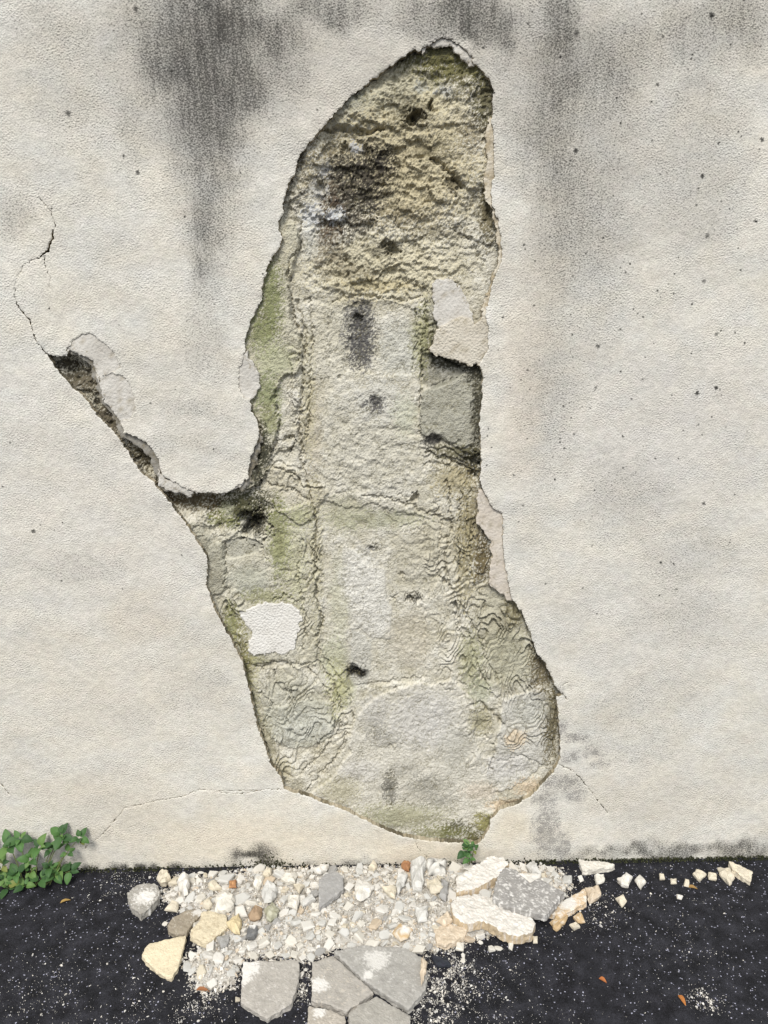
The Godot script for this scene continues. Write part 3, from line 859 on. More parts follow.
func rim_color(p: Vector2, tone: int) -> Color:
	var v := n2.get_noise_2d(p.x * 0.8 + 300.0, p.y * 0.8) * 0.5 + 0.5
	var c := lin(196, 186, 166).lerp(lin(150, 138, 112), clampf(v * 1.3 - 0.1, 0, 1))
	if tone == 0:
		var mould := n1.get_noise_2d(p.x * 0.9 + 80.0, p.y * 0.9) + n3.get_noise_2d(p.x, p.y) * 0.5
		c = c.lerp(lin(88, 82, 66), clampf(mould * 2.0 + 0.25, 0, 0.85))
	elif tone == 1 or tone == 5:
		c = c.lerp(lin(205, 202, 196), 0.6)
	return c


func face_color(p: Vector2, tone: int) -> Color:
	var v := n2.get_noise_2d(p.x, p.y)
	var w := n1.get_noise_2d(p.x * 1.5 + 40.0, p.y * 1.5)
	var c: Color
	match tone:
		1: c = lin(205, 201, 193).lerp(lin(190, 185, 176), clampf(w + 0.4 + v * 0.4, 0, 1))
		2: c = lin(206, 198, 182).lerp(lin(176, 162, 136), clampf(w + 0.3 + v, 0, 1))
		3: c = lin(202, 195, 181).lerp(lin(192, 184, 168), clampf(w + 0.4 + v * 0.5, 0, 1))
		6: c = lin(150, 146, 138).lerp(lin(112, 106, 92), clampf(w + 0.3 + v, 0, 1))
		4: c = lin(206, 198, 187).lerp(lin(196, 186, 172), clampf(w + 0.5, 0, 1))
		5: c = lin(220, 217, 210).lerp(lin(212, 208, 200), clampf(w + 0.4, 0, 1))
		_: c = Color.WHITE
	var speck := n3.get_noise_2d(p.x * 1.3 + 77.0, p.y * 1.3)
	if tone != 5: c = c.lerp(lin(150, 140, 118), clampf((speck + 0.8 * v - 0.35) * 2.0, 0, 0.6))
	return c


func cut_sheet(polys: Array, cracks: Array, inside: bool, z_front: float, thick: float, area: Rect2, with_uv: bool, tone: int) -> ArrayMesh:
	cut_polys = polys
	cut_inside = inside
	cut_boxes = []
	for p in polys: cut_boxes.append(box_of(p))
	seg_a = PackedVector2Array(); seg_b = PackedVector2Array(); seg_w = PackedFloat32Array()
	for p in polys:
		for i in p.size():
			seg_a.append(p[i]); seg_b.append(p[(i + 1) % p.size()]); seg_w.append(0.0)
	for c in cracks:
		for i in c[0].size() - 1:
			seg_a.append(c[0][i]); seg_b.append(c[0][i + 1]); seg_w.append(c[1])
	var x0 := floorf((area.position.x - X0) / CELL) * CELL + X0
	var y0 := maxf(0.0, floorf(area.position.y / CELL) * CELL)
	var nx := int(ceil((area.end.x - x0) / CELL))
	var ny := int(ceil((area.end.y - y0) / CELL))
	var buckets := {}
	for s in seg_a.size():
		var lo := seg_a[s].min(seg_b[s]) - Vector2(14, 14)
		var hi := seg_a[s].max(seg_b[s]) + Vector2(14, 14)
		for j in range(maxi(0, int((lo.y - y0) / CELL)), mini(ny - 1, int((hi.y - y0) / CELL)) + 1):
			for i in range(maxi(0, int((lo.x - x0) / CELL)), mini(nx - 1, int((hi.x - x0) / CELL)) + 1):
				var key := j * nx + i
				if not buckets.has(key): buckets[key] = PackedInt32Array()
				buckets[key].append(s)
	var V := PackedVector3Array(); var N := PackedVector3Array(); var T := PackedVector2Array(); var C := PackedColorArray()
	var RV := PackedVector3Array(); var RN := PackedVector3Array(); var RC := PackedColorArray()
	var h := CELL / SUB
	var w1 := SUB + 1
	var f := PackedFloat32Array(); f.resize(w1 * w1)
	var zz := PackedFloat32Array(); zz.resize(w1 * w1)
	for j in ny:
		for i in nx:
			var cx := x0 + i * CELL
			var cy := y0 + j * CELL
			var key := j * nx + i
			var fine := buckets.has(key)
			if not fine:
				var p := Vector2(cx + CELL * 0.5, cy + CELL * 0.5)
				var hit := false
				for k in polys.size():
					if cut_boxes[k].has_point(p) and Geometry2D.is_point_in_polygon(p, polys[k]):
						hit = true
						break
				if hit != inside: continue
			if fine:
				var segs: PackedInt32Array = buckets[key]
				var lo := 99.0
				var hi := -99.0
				for b in w1:
					for a in w1:
						var v := solid_at(Vector2(cx + a * h, cy + b * h), segs)
						f[b * w1 + a] = v
						lo = minf(lo, v)
						hi = maxf(hi, v)
				if hi <= 0.0: continue
				if lo > 6.0: fine = false
			if not fine:
				var q := [Vector2(cx, cy), Vector2(cx, cy + CELL), Vector2(cx + CELL, cy + CELL), Vector2(cx + CELL, cy)]
				for k in [0, 1, 2, 0, 2, 3]:
					var p: Vector2 = q[k]
					V.append(Vector3(p.x, p.y, coat_z(p.x, p.y) + z_front) * 0.001)
					N.append(coat_normal(p.x, p.y))
					if with_uv: T.append(Vector2((p.x - X0) / (X1 - X0), 1.0 - p.y / Y1))
					else: C.append(face_color(p, tone))
				continue
			for b in w1:
				for a in w1:
					var px := cx + a * h
					var py := cy + b * h
					var v := f[b * w1 + a]
					var z := coat_z(px, py) + z_front
					if a > 0 and b > 0 and a < SUB and b < SUB or v < 4.0:
						var chip := 0.5 + 0.9 * n2.get_noise_2d(px * 1.7 + 60.0, py * 1.7)
						z -= 2.4 * maxf(chip, 0.15) * pow(clampf(1.0 - v / 4.0, 0.0, 1.0), 2.0)
					zz[b * w1 + a] = z
			for b in SUB:
				for a in SUB:
					var id := [b * w1 + a, (b + 1) * w1 + a, (b + 1) * w1 + a + 1, b * w1 + a + 1]
					if f[id[0]] <= 0.0 and f[id[1]] <= 0.0 and f[id[2]] <= 0.0 and f[id[3]] <= 0.0: continue
					var pts := PackedVector3Array()
					var cutp := []
					for k in 4:
						var m: int = id[k]
						var n: int = id[(k + 1) % 4]
						var pm := Vector3(cx + (m % w1) * h, cy + (m / w1) * h, zz[m])
						var pn := Vector3(cx + (n % w1) * h, cy + (n / w1) * h, zz[n])
						if f[m] > 0.0:
							pts.append(pm); cutp.append(false)
						if (f[m] > 0.0) != (f[n] > 0.0):
							pts.append(pm.lerp(pn, f[m] / (f[m] - f[n]))); cutp.append(true)
					for k in range(1, pts.size() - 1):
						var fn := -(pts[k] - pts[0]).cross(pts[k + 1] - pts[0])
						if fn.length_squared() < 1e-10: continue
						fn = fn.normalized()
						for t in [0, k, k + 1]:
							var p := pts[t]
							V.append(p * 0.001)
							N.append(fn)
							if with_uv: T.append(Vector2((p.x - X0) / (X1 - X0), 1.0 - p.y / Y1))
							else: C.append(face_color(Vector2(p.x, p.y), tone))
					for k in pts.size():
						var k2 := (k + 1) % pts.size()
						if cutp[k] and cutp[k2]:
							rim_strip(pts[k], pts[k2], thick, tone, RV, RN, RC, Vector3(f[id[0]] + f[id[1]] - f[id[2]] - f[id[3]], f[id[0]] + f[id[3]] - f[id[1]] - f[id[2]], 0.0).normalized())
	var mesh := ArrayMesh.new()
	var arr := []
	arr.resize(Mesh.ARRAY_MAX)
	arr[Mesh.ARRAY_VERTEX] = V
	arr[Mesh.ARRAY_NORMAL] = N
	if with_uv: arr[Mesh.ARRAY_TEX_UV] = T
	else: arr[Mesh.ARRAY_COLOR] = C
	mesh.add_surface_from_arrays(Mesh.PRIMITIVE_TRIANGLES, arr)
	arr = []
	arr.resize(Mesh.ARRAY_MAX)
	arr[Mesh.ARRAY_VERTEX] = RV
	arr[Mesh.ARRAY_NORMAL] = RN
	arr[Mesh.ARRAY_COLOR] = RC
	mesh.add_surface_from_arrays(Mesh.PRIMITIVE_TRIANGLES, arr)
	return mesh


func coat_normal(x: float, y: float) -> Vector3:
	return Vector3(coat_z(x - CELL, y) - coat_z(x + CELL, y), coat_z(x, y - CELL) - coat_z(x, y + CELL), 2.0 * CELL).normalized()


func rim_strip(a: Vector3, b: Vector3, thick: float, tone: int, RV: PackedVector3Array, RN: PackedVector3Array, RC: PackedColorArray, away: Vector3) -> void:
	var last := [a, b]
	for r in 3:
		var deep := (r + 1) / 3.0
		var now := []
		for p in [a, b]:
			var jig := Vector3(n2.get_noise_3d(p.x * 1.1, p.y * 1.1, deep * 18.0), n2.get_noise_3d(p.x * 1.1 + 400.0, p.y * 1.1, deep * 18.0), 0) * 3.4 * deep
			now.append(p + jig - Vector3(0, 0, thick * deep))
		var q := [last[0], last[1], now[1], now[0]]
		var fn: Vector3 = -(q[1] - q[0]).cross(q[2] - q[0])
		if fn.length_squared() > 1e-12:
			var turn := fn.dot(away) < 0.0
			fn = (away + 0.25 * fn.normalized() * (-1.0 if turn else 1.0)).normalized()
			for k in ([0, 2, 1, 0, 3, 2] if turn else [0, 1, 2, 0, 2, 3]):
				RV.append(q[k] * 0.001)
				RN.append(fn)
				RC.append(rim_color(Vector2(q[k].x, q[k].y), tone))
		last = now


func border_quads(mesh: ArrayMesh) -> void:
	# the coat goes on plain past the surveyed part, its stains mirrored
	var arr := mesh.surface_get_arrays(0)
	var V: PackedVector3Array = arr[Mesh.ARRAY_VERTEX]
	var N: PackedVector3Array = arr[Mesh.ARRAY_NORMAL]
	var T: PackedVector2Array = arr[Mesh.ARRAY_TEX_UV]
	for r in [[-3600.0, X0, 0.0, Y1], [X1, 3600.0, 0.0, Y1], [X0, X1, Y1, 3280.0], [-3600.0, X0, Y1, 3280.0], [X1, 3600.0, Y1, 3280.0]]:
		for k in [[0, 2], [0, 3], [1, 3], [0, 2], [1, 3], [1, 2]]:
			var x: float = r[k[0]]
			var y: float = r[k[1]]
			V.append(Vector3(x, y, 0.0) * 0.001)
			N.append(Vector3(0, 0, 1))
			var ux := x
			if x > X1: ux = 2.0 * X1 - x
			if x < X0: ux = 2.0 * X0 - x
			var uy := y if y <= Y1 else 2.0 * Y1 - y
			T.append(Vector2((ux - X0) / (X1 - X0), 1.0 - uy / Y1))
	arr[Mesh.ARRAY_VERTEX] = V
	arr[Mesh.ARRAY_NORMAL] = N
	arr[Mesh.ARRAY_TEX_UV] = T
	arr[Mesh.ARRAY_TANGENT] = null
	var rim := mesh.surface_get_arrays(1)
	mesh.clear_surfaces()
	mesh.add_surface_from_arrays(Mesh.PRIMITIVE_TRIANGLES, arr)
	mesh.add_surface_from_arrays(Mesh.PRIMITIVE_TRIANGLES, rim)


func blob(x: float, y: float, b: Array) -> float:
	var dx: float = (x - b[0]) / b[2]
	var dy: float = (y - b[1]) / b[3]
	return maxf(0.0, 1.0 - sqrt(dx * dx + dy * dy))


func stucco_material() -> StandardMaterial3D:
	var w := 1800
	var h := 1566
	# slow maps: mildew, paint loss and tint, surveyed on a coarse lattice
	var cw := 180
	var ch := 157
	var slow := PackedByteArray(); slow.resize(cw * ch * 3)
	var loss := PackedByteArray(); loss.resize(cw * ch * 3)
	for j in ch:
		for i in cw:
			var x := X0 + (i + 0.5) * (X1 - X0) / cw
			var y := Y1 - (j + 0.5) * Y1 / ch
			var wx := x + 26.0 * n1.get_noise_2d(x, y)
			var wy := y + 40.0 * n1.get_noise_2d(x + 800.0, y)
			var c := Vector3(207, 203, 193) * (1.0 + 0.035 * n1.get_noise_2d(x * 0.3, y * 0.5)) + Vector3(2.5, 0.0, -4.0) * n1.get_noise_2d(x * 0.6 + 999.0, y * 0.9)
			for t in TINTS:
				var v := blob(wx, wy, t)
				if v > 0.0:
					v = smoothstep(0.0, 0.8, v) * float(t[7])
					c = c.lerp(Vector3(t[4], t[5], t[6]), v)
			var k := (j * cw + i) * 3
			for m in 3: slow[k + m] = int(c[m])
			var mil := 0.0
			for t in MILDEW:
				var v := blob(wx, wy, t)
				if v > 0.0: mil = mil + (1.0 - mil) * smoothstep(0.0, 0.9, v) * float(t[4])
			var fl := 0.0
			for t in FLAKES:
				var v := blob(x, y, t)
				if v > 0.0: fl = maxf(fl, smoothstep(0.0, 0.6, v) * float(t[4]))
			loss[k] = int(clampf(mil, 0, 1) * 255.0)
			loss[k + 1] = int(clampf(fl, 0, 1) * 255.0)
			# how coarse the coat was thrown on here
			loss[k + 2] = int(clampf(0.5 + 0.9 * n1.get_noise_2d(x * 0.5 + 333.0, y * 0.9) + 0.4 * n2.get_noise_2d(x * 0.25, y * 0.6), 0, 1) * 255.0)
	var slow_im := Image.create_from_data(cw, ch, false, Image.FORMAT_RGB8, slow)
	slow_im.resize(w, h, Image.INTERPOLATE_CUBIC)
	var loss_im := Image.create_from_data(cw, ch, false, Image.FORMAT_RGB8, loss)
	loss_im.resize(w, h, Image.INTERPOLATE_CUBIC)
	slow = slow_im.get_data()
	loss = loss_im.get_data()
	# fine grain: pebbles of the coat (slightly wider than tall), runs, dust
	var g1 := noise(201, 2.5, 2).get_image(int(w / 1.15), h, false, false, true); g1.resize(w, h, Image.INTERPOLATE_CUBIC)
	var g2 := noise(203, 14.0, 3).get_image(int(w / 1.2), h, false, false, true); g2.resize(w, h, Image.INTERPOLATE_CUBIC)
	var g3 := noise(207, 12.0, 4).get_image(w, h / 7, false, false, true); g3.resize(w, h, Image.INTERPOLATE_CUBIC)
	var g4 := noise(211, 3.0, 2).get_image(w, h, false, false, true)
	var a := g1.get_data(); var b := g2.get_data(); var r := g3.get_data(); var s := g4.get_data()
	var col := PackedByteArray(); col.resize(w * h * 3)
	var hgt := PackedByteArray(); hgt.resize(w * h)
	for i in w * h:
		var k := i * 3
		var ga := float(a[i]) - 128.0
		var gb := float(b[i]) - 128.0
		var gs := float(s[i]) - 128.0
		var tone := 1.0 + gb * 0.00035 + gs * 0.0007 + ga * 0.0004
		var mil := float(loss[k]) * 0.00392
		if mil > 0.01:
			# mildew sits as grains in the pits of the coat and in runs below each other
			mil *= clampf(1.0 + (float(r[i]) - 128.0) * 0.0024, 0.4, 1.35)
			var grains := mil * 1.2 + (gs - ga * 0.8) * 0.0066 + gb * 0.001 - 0.36
			tone *= 1.0 - clampf(grains * 0.75, 0.0, 0.38) - minf(mil, 1.0) * 0.27
		var red := float(slow[k]) * tone
		var gre := float(slow[k + 1]) * tone
		var blu := float(slow[k + 2]) * tone
		var fl := float(loss[k + 1]) * 0.00392
		if fl > 0.02 and fl + gb * 0.006 + gs * 0.010 > 0.47:
			red = red * 0.35 + 78.0 + gs * 0.10
			gre = gre * 0.35 + 76.0 + gs * 0.10
			blu = blu * 0.35 + 74.0 + gs * 0.10
		col[k] = clampi(int(red), 0, 255)
		col[k + 1] = clampi(int(gre), 0, 255)
		col[k + 2] = clampi(int(blu), 0, 255)
		var coarse := float(loss[k + 2]) * 0.00392
		hgt[i] = clampi(int(128.0 + ga * (0.34 + 0.5 * coarse) + gb * (0.28 - 0.2 * coarse)), 0, 255)
	# single mould spots
	var rng := RandomNumberGenerator.new()
	rng.seed = 5
	for t in 620:
		var x: float = rng.randf_range(-900, 900)
		var y: float = rng.randf_range(700, 2100)
		if x < 120.0 and rng.randf() < 0.72: continue
		if y < 1000.0 and rng.randf() < 0.6: continue
		var rad := rng.randf_range(0.7, 1.5)
		if rng.randf() < 0.13: rad *= 2.1
		var pi_ := (x - X0) / (X1 - X0) * w
		var pj := (1.0 - y / Y1) * h
		var dark := rng.randf_range(0.35, 0.72)
		for dj in range(-5, 6):
			for di in range(-5, 6):
				var ii := int(pi_) + di
				var jj := int(pj) + dj
				if ii < 0 or jj < 0 or ii >= w or jj >= h: continue
				var d := Vector2(di, dj).length() / rad + (float(s[jj * w + ii]) - 128.0) * 0.006
				if d < 1.25:
					var k := (jj * w + ii) * 3
					var keep := 1.0 - dark * clampf(1.6 - d, 0, 1)
					for m in 3: col[k + m] = int(col[k + m] * keep)
	var m := StandardMaterial3D.new()
	m.albedo_texture = ImageTexture.create_from_image(Image.create_from_data(w, h, false, Image.FORMAT_RGB8, col))
	m.roughness = 0.93
	m.metallic_specular = 0.2
	m.heightmap_enabled = true
	m.heightmap_texture = ImageTexture.create_from_image(Image.create_from_data(w, h, false, Image.FORMAT_L8, hgt))
	m.heightmap_scale = 0.38
	return m


# ---------------------------------------------------------------- the laid-bare masonry

func bucketed(list: Array, size: float) -> Dictionary:
	var d := {}
	for n in list.size():
		var b: Array = list[n]
		for j in range(int(floor((b[1] - b[3]) / size)), int(floor((b[1] + b[3]) / size)) + 1):
			for i in range(int(floor((b[0] - b[2]) / size)), int(floor((b[0] + b[2]) / size)) + 1):
				var key := Vector2i(i, j)
				if not d.has(key): d[key] = []
				d[key].append(b)
	return d


func sum_of(d: Dictionary, key: Vector2i, x: float, y: float) -> float:
	var v := 0.0
	if d.has(key):
		for b in d[key]:
			var t := blob(x, y, b)
			if t > 0.0: v += smoothstep(0.0, 1.0, t * 1.5) * float(b[4])
	return v


func most_of(d: Dictionary, key: Vector2i, x: float, y: float) -> float:
	var v := 0.0
	if d.has(key):
		for b in d[key]:
			var t := blob(x, y, b)
			if t > 0.0: v = maxf(v, smoothstep(0.0, 0.55, t) * float(b[4]))
	return v


func terrace(t: float) -> float:
	# a tread, an open gap under the next flake, then its broken edge
	var i := floorf(t)
	var e := (t - i - 0.72) / 0.09
	return i + smoothstep(0.78, 0.98, t - i) - 0.34 * exp(-e * e)


func masonry(outline: PackedVector2Array) -> ArrayMesh:
	var step := 2.1
	var box := box_of(outline).grow(48.0)
	box.position.y = maxf(box.position.y, 0.0)
	var nx := int(box.size.x / step) + 1
	var ny := int(box.size.y / step) + 1
	var H := PackedFloat32Array(); H.resize(nx * ny); H.fill(-999.0)
	var C := PackedColorArray(); C.resize(nx * ny)
	# which vertices are wanted: within 45 mm of the hole
	var wanted := PackedByteArray(); wanted.resize(nx * ny)
	var bs := 12.0
	var bw := int(box.size.x / bs) + 2
	var bh := int(box.size.y / bs) + 2
	var block := PackedByteArray(); block.resize(bw * bh)
	for j in bh:
		for i in bw:
			var p := box.position + Vector2(i + 0.5, j + 0.5) * bs
			if Geometry2D.is_point_in_polygon(p, outline): block[j * bw + i] = 1
	for s in outline.size():
		var a := outline[s]
		var b := outline[(s + 1) % outline.size()]
		var n := int(a.distance_to(b) / 8.0) + 1
		for t in n + 1:
			var p := a.lerp(b, float(t) / n)
			for dj in range(-3, 4):
				for di in range(-3, 4):
					var i := int((p.x - box.position.x) / bs) + di
					var j := int((p.y - box.position.y) / bs) + dj
					if i >= 0 and j >= 0 and i < bw and j < bh: block[j * bw + i] = 1
	var lumps := bucketed(LUMPS, 60.0)
	var rough := bucketed(ROUGH, 60.0)
	var swirl := bucketed(SWIRL, 60.0)
	var strata := bucketed(STRATA, 60.0)
	var upright := bucketed(UPRIGHT, 60.0)
	var stains := bucketed(STAINS_AND_SHADE, 60.0)  # carries the painted dark of hollows besides real stains
	var nw := noise(71, 120.0, 2)
	var ridged := noise(73, 34.0, 4)
	ridged.fractal_type = FastNoiseLite.FRACTAL_RIDGED
	var crumb := noise(79, 12.0, 3)
	var hollow := noise(83, 30.0, 3)
	var chips := noise(97, 13.0, 1, FastNoiseLite.TYPE_CELLULAR)
	chips.cellular_return_type = FastNoiseLite.RETURN_CELL_VALUE
	var plateau := noise(89, 44.0, 1, FastNoiseLite.TYPE_CELLULAR)
	plateau.cellular_return_type = FastNoiseLite.RETURN_CELL_VALUE
	var c_lo := lin(189, 183, 164)
	var c_hi := lin(213, 209, 197)
	var c_dirt := lin(120, 112, 90)
	var vary := PackedFloat32Array(); vary.resize(nx * ny)
	var rng := RandomNumberGenerator.new()
	rng.seed = 9
	for j in ny:
		for i in nx:
			var x := box.position.x + i * step
			var y := box.position.y + j * step
			if block[int((y - box.position.y) / bs) * bw + int((x - box.position.x) / bs)] == 0: continue
			var id := j * nx + i
			wanted[id] = 1
			var a := n1.get_noise_2d(x, y)
			var b := n2.get_noise_2d(x, y)
			var f := n3.get_noise_2d(x, y)
			var g := n4.get_noise_2d(x, y)
			var wx := x + 9.0 * b + 2.5 * f
			var wy := y + 9.0 * n2.get_noise_2d(x + 1300.0, y) + 2.5 * n3.get_noise_2d(x + 1300.0, y)
			var key := Vector2i(int(floor(wx / 60.0)), int(floor(wy / 60.0)))
			var h := -23.0 + sum_of(lumps, key, wx, wy) + 3.0 * a + 1.6 * b + 0.9 * f + 0.35 * g
			var rg := most_of(rough, key, wx, wy)
			if rg > 0.01:
				var rr := ridged.get_noise_2d(x, y)
				var cr := crumb.get_noise_2d(x, y)
				h += rg * 0.85 * (2.6 * b + 2.0 * rr + 1.5 * cr + 6.0 * plateau.get_noise_2d(x * 0.8 + 12.0 * a + 5.0 * b + 3.0 * cr, y * 1.3 + 12.0 * a + 6.0 * b + 3.0 * cr) + 2.6 * chips.get_noise_2d(x * 0.7 + 6.0 * b, y * 1.3 + 5.0 * a + 4.0 * cr) - 6.0 * smoothstep(0.2, 0.5, hollow.get_noise_2d(x * 0.7, y)) + 1.2 * f + 1.3 * g)
			else:
				h += 0.8 * cellular.get_noise_2d(wx * 0.8, wy * 0.8) + 1.5 * crumb.get_noise_2d(x * 0.8, y)
			var sw := most_of(swirl, key, wx, wy)
			if sw > 0.01:
				var t := 4.0 * nw.get_noise_2d(x * 1.15 + 5.0 * b, y * 0.8 + 5.0 * a) + 0.22 * b + 0.08 * f + 5.0
				h += sw * clampf(0.75 + 1.5 * n1.get_noise_2d(x * 0.7 + 77.0, y * 0.7), 0.2, 1.5) * (9.0 * (terrace(t) - t) + 1.6 * t - 2.0)
			var sr := most_of(strata, key, wx, wy)
			if sr > 0.01:
				var t := y / 30.0 + x / 160.0 + 1.5 * n1.get_noise_2d(x * 0.9, y * 0.6) + 0.45 * b
				h += sr * 6.0 * (terrace(t) - t)
			var up := most_of(upright, key, wx, wy)
			if up > 0.01:
				var t := x / 11.0 + 1.2 * n1.get_noise_2d(x * 0.6, y * 0.5) + 0.3 * b
				h += up * 5.6 * (terrace(t) - t)
			H[id] = h
			vary[id] = f
			# colour of the stuff itself
			var c := c_lo.lerp(c_hi, clampf(0.5 + a * 0.7 + b * 0.5, 0, 1))
			c = c.lerp(c_dirt, clampf(f * 1.0 + g * 0.8 + b * 0.4 - 0.46, 0, 0.7))
			C[id] = c
	# ledges: older coats that still stand or have gone
	for p in PLATES:
		var poly := poly_of(p[0])
		var r := box_of(poly).grow(14.0)
		var ci0 := int(floor((r.position.x - box.position.x) / 6.0))
		var cj0 := int(floor((r.position.y - box.position.y) / 6.0))
		var cw := int(r.size.x / 6.0) + 4
		var ch := int(r.size.y / 6.0) + 4
		var sd := PackedFloat32Array(); sd.resize(cw * ch)
		for cj in ch:
			for ci in cw:
				sd[cj * cw + ci] = poly_sd(box.position + Vector2(ci0 + ci, cj0 + cj) * 6.0, poly)
		var tint := Color.WHITE
		if p[5] > 0.0: tint = lin(p[4][0], p[4][1], p[4][2])
		for j in range(maxi(0, int((r.position.y - box.position.y) / step)), mini(ny, int((r.end.y - box.position.y) / step))):
			for i in range(maxi(0, int((r.position.x - box.position.x) / step)), mini(nx, int((r.end.x - box.position.x) / step))):
				var id := j * nx + i
				if wanted[id] == 0: continue
				var x := box.position.x + i * step
				var y := box.position.y + j * step
				var fx := (x - box.position.x) / 6.0 - ci0
				var fy := (y - box.position.y) / 6.0 - cj0
				var ix := int(fx)
				var iy := int(fy)
				if ix < 0 or iy < 0 or ix >= cw - 1 or iy >= ch - 1: continue
				fx -= ix
				fy -= iy
				var k := iy * cw + ix
				var d := lerpf(lerpf(sd[k], sd[k + 1], fx), lerpf(sd[k + cw], sd[k + cw + 1], fx), fy)
				d += p[3] * (1.5 * n2.get_noise_2d(x * 1.1 + 210.0, y * 1.1) + 0.6 * vary[id] + 1.6 * n1.get_noise_2d(x + 210.0, y))
				var m := 1.0 - smoothstep(-p[2], p[2], d)
				if m <= 0.0: continue
				H[id] += p[1] * m
				if p[5] > 0.0: C[id] = C[id].lerp(tint, p[5] * clampf(m + p[6] * (vary[id] - 0.2), 0, 1))
	# grooves and open joints
	for g in GROOVES:
		var line := poly_of(g[0])
		var wd: float = g[1]
		for s in line.size() - 1:
			var a := line[s]
			var b := line[s + 1]
			var lo := a.min(b) - Vector2(14, 14)
			var hi := a.max(b) + Vector2(14, 14)
			for j in range(maxi(0, int((lo.y - box.position.y) / step)), mini(ny, int((hi.y - box.position.y) / step) + 1)):
				for i in range(maxi(0, int((lo.x - box.position.x) / step)), mini(nx, int((hi.x - box.position.x) / step) + 1)):
					var id := j * nx + i
					if wanted[id] == 0: continue
					var p := box.position + Vector2(i, j) * step
					var q := p + Vector2(n2.get_noise_2d(p.x * 1.5, p.y * 1.5), n2.get_noise_2d(p.x * 1.5 + 600.0, p.y * 1.5)) * 8.0 + Vector2(n1.get_noise_2d(p.x + 60.0, p.y), n1.get_noise_2d(p.x + 660.0, p.y)) * 9.0
					q += Vector2(vary[id], -vary[id]) * 2.0
					# one side of the joint only once: points past the segment's end belong to the next
					var ab := b - a
					var t := (q - a).dot(ab) / ab.length_squared()
					if t < 0.0 or t >= 1.0: continue
					var d := q.distance_to(a + ab * t)
					if d < wd * 2.6:
						H[id] -= 1.9 * g[2] * exp(-d * d / (wd * wd)) * (0.75 + 0.5 * n2.get_noise_2d(p.x, p.y + 333.0))
	for pit in PITS:
		var c := Vector2(pit[0], pit[1])
		var rr: float = pit[2]
		for j in range(maxi(0, int((c.y - rr * 2.0 - box.position.y) / step)), mini(ny, int((c.y + rr * 2.0 - box.position.y) / step) + 1)):
			for i in range(maxi(0, int((c.x - rr * 2.0 - box.position.x) / step)), mini(nx, int((c.x + rr * 2.0 - box.position.x) / step) + 1)):
				var id := j * nx + i
				if wanted[id] == 0: continue
				var p := box.position + Vector2(i, j) * step
				var d := p.distance_to(c) / rr * (1.0 + 0.55 * vary[id] + 0.6 * n2.get_noise_2d(p.x, p.y))
				H[id] -= pit[3] * (1.0 - smoothstep(0.55, 1.15, d))
	# growth, crust, stains and the painted shade of hollows, on whatever stands there
	for j in ny:
		for i in nx:
			var id := j * nx + i
			if wanted[id] == 0: continue
			var x := box.position.x + i * step
			var y := box.position.y + j * step
			var b := n2.get_noise_2d(x, y)
			var f := vary[id]
			var g := n4.get_noise_2d(x, y)
			var wx := x + 9.0 * b + 2.5 * f
			var wy := y + 9.0 * n2.get_noise_2d(x + 1300.0, y) + 2.5 * n3.get_noise_2d(x + 1300.0, y)
			var key := Vector2i(int(floor(wx / 60.0)), int(floor(wy / 60.0)))
			var c := C[id]
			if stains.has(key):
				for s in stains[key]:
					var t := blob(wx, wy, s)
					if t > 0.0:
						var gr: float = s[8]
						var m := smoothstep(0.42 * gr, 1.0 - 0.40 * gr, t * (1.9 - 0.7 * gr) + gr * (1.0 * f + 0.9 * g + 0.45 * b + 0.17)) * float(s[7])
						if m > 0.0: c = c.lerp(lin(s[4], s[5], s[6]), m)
			# loose grime in grains and blotches
			var grime := n2.get_noise_2d(x * 0.7 + 555.0, y * 0.7) * 0.8 + 0.9 * n3.get_noise_2d(x * 1.3 + 55.0, y * 1.3) + 0.8 * g
			c = c.lerp(lin(108, 102, 78), clampf((grime - 0.46) * 2.2, 0.0, 0.65))
			C[id] = c * (1.0 + 0.14 * g + 0.10 * f + rng.randf_range(-0.08, 0.08))
	var place := PackedInt32Array(); place.resize(nx * ny)
	var VV := PackedVector3Array(); var NN := PackedVector3Array(); var CC := PackedColorArray()
	for j in ny:
		for i in nx:
			var id := j * nx + i
			if wanted[id] == 0: continue
			H[id] = clampf(H[id], -62.0, -7.5)
	for j in ny:
		for i in nx:
			var id := j * nx + i
			place[id] = -1
			if wanted[id] == 0: continue
			var l := H[id - 1] if i > 0 and wanted[id - 1] else H[id]
			var r := H[id + 1] if i < nx - 1 and wanted[id + 1] else H[id]
			var d := H[id - nx] if j > 0 and wanted[id - nx] else H[id]
			var u := H[id + nx] if j < ny - 1 and wanted[id + nx] else H[id]
			place[id] = VV.size()
			VV.append(Vector3(box.position.x + i * step, box.position.y + j * step, H[id]) * 0.001)
			NN.append(Vector3(l - r, d - u, 2.0 * step).normalized())
			CC.append(C[id])
	var I := PackedInt32Array()
	for j in ny - 1:
		for i in nx - 1:
			var p := place[j * nx + i]
			var q := place[j * nx + i + 1]
			var r := place[(j + 1) * nx + i]
			var s := place[(j + 1) * nx + i + 1]
			if p < 0 or q < 0 or r < 0 or s < 0: continue
			I.append_array([p, r, s, p, s, q])
	var arr := []
	arr.resize(Mesh.ARRAY_MAX)
	arr[Mesh.ARRAY_VERTEX] = VV
	arr[Mesh.ARRAY_NORMAL] = NN
	arr[Mesh.ARRAY_COLOR] = CC
	arr[Mesh.ARRAY_INDEX] = I
	var mesh := ArrayMesh.new()
	mesh.add_surface_from_arrays(Mesh.PRIMITIVE_TRIANGLES, arr)
	return mesh


# ---------------------------------------------------------------- rubble

var field := PackedVector2Array()


var field_grid := PackedFloat32Array()
var field_box := Rect2()
var field_w := 0


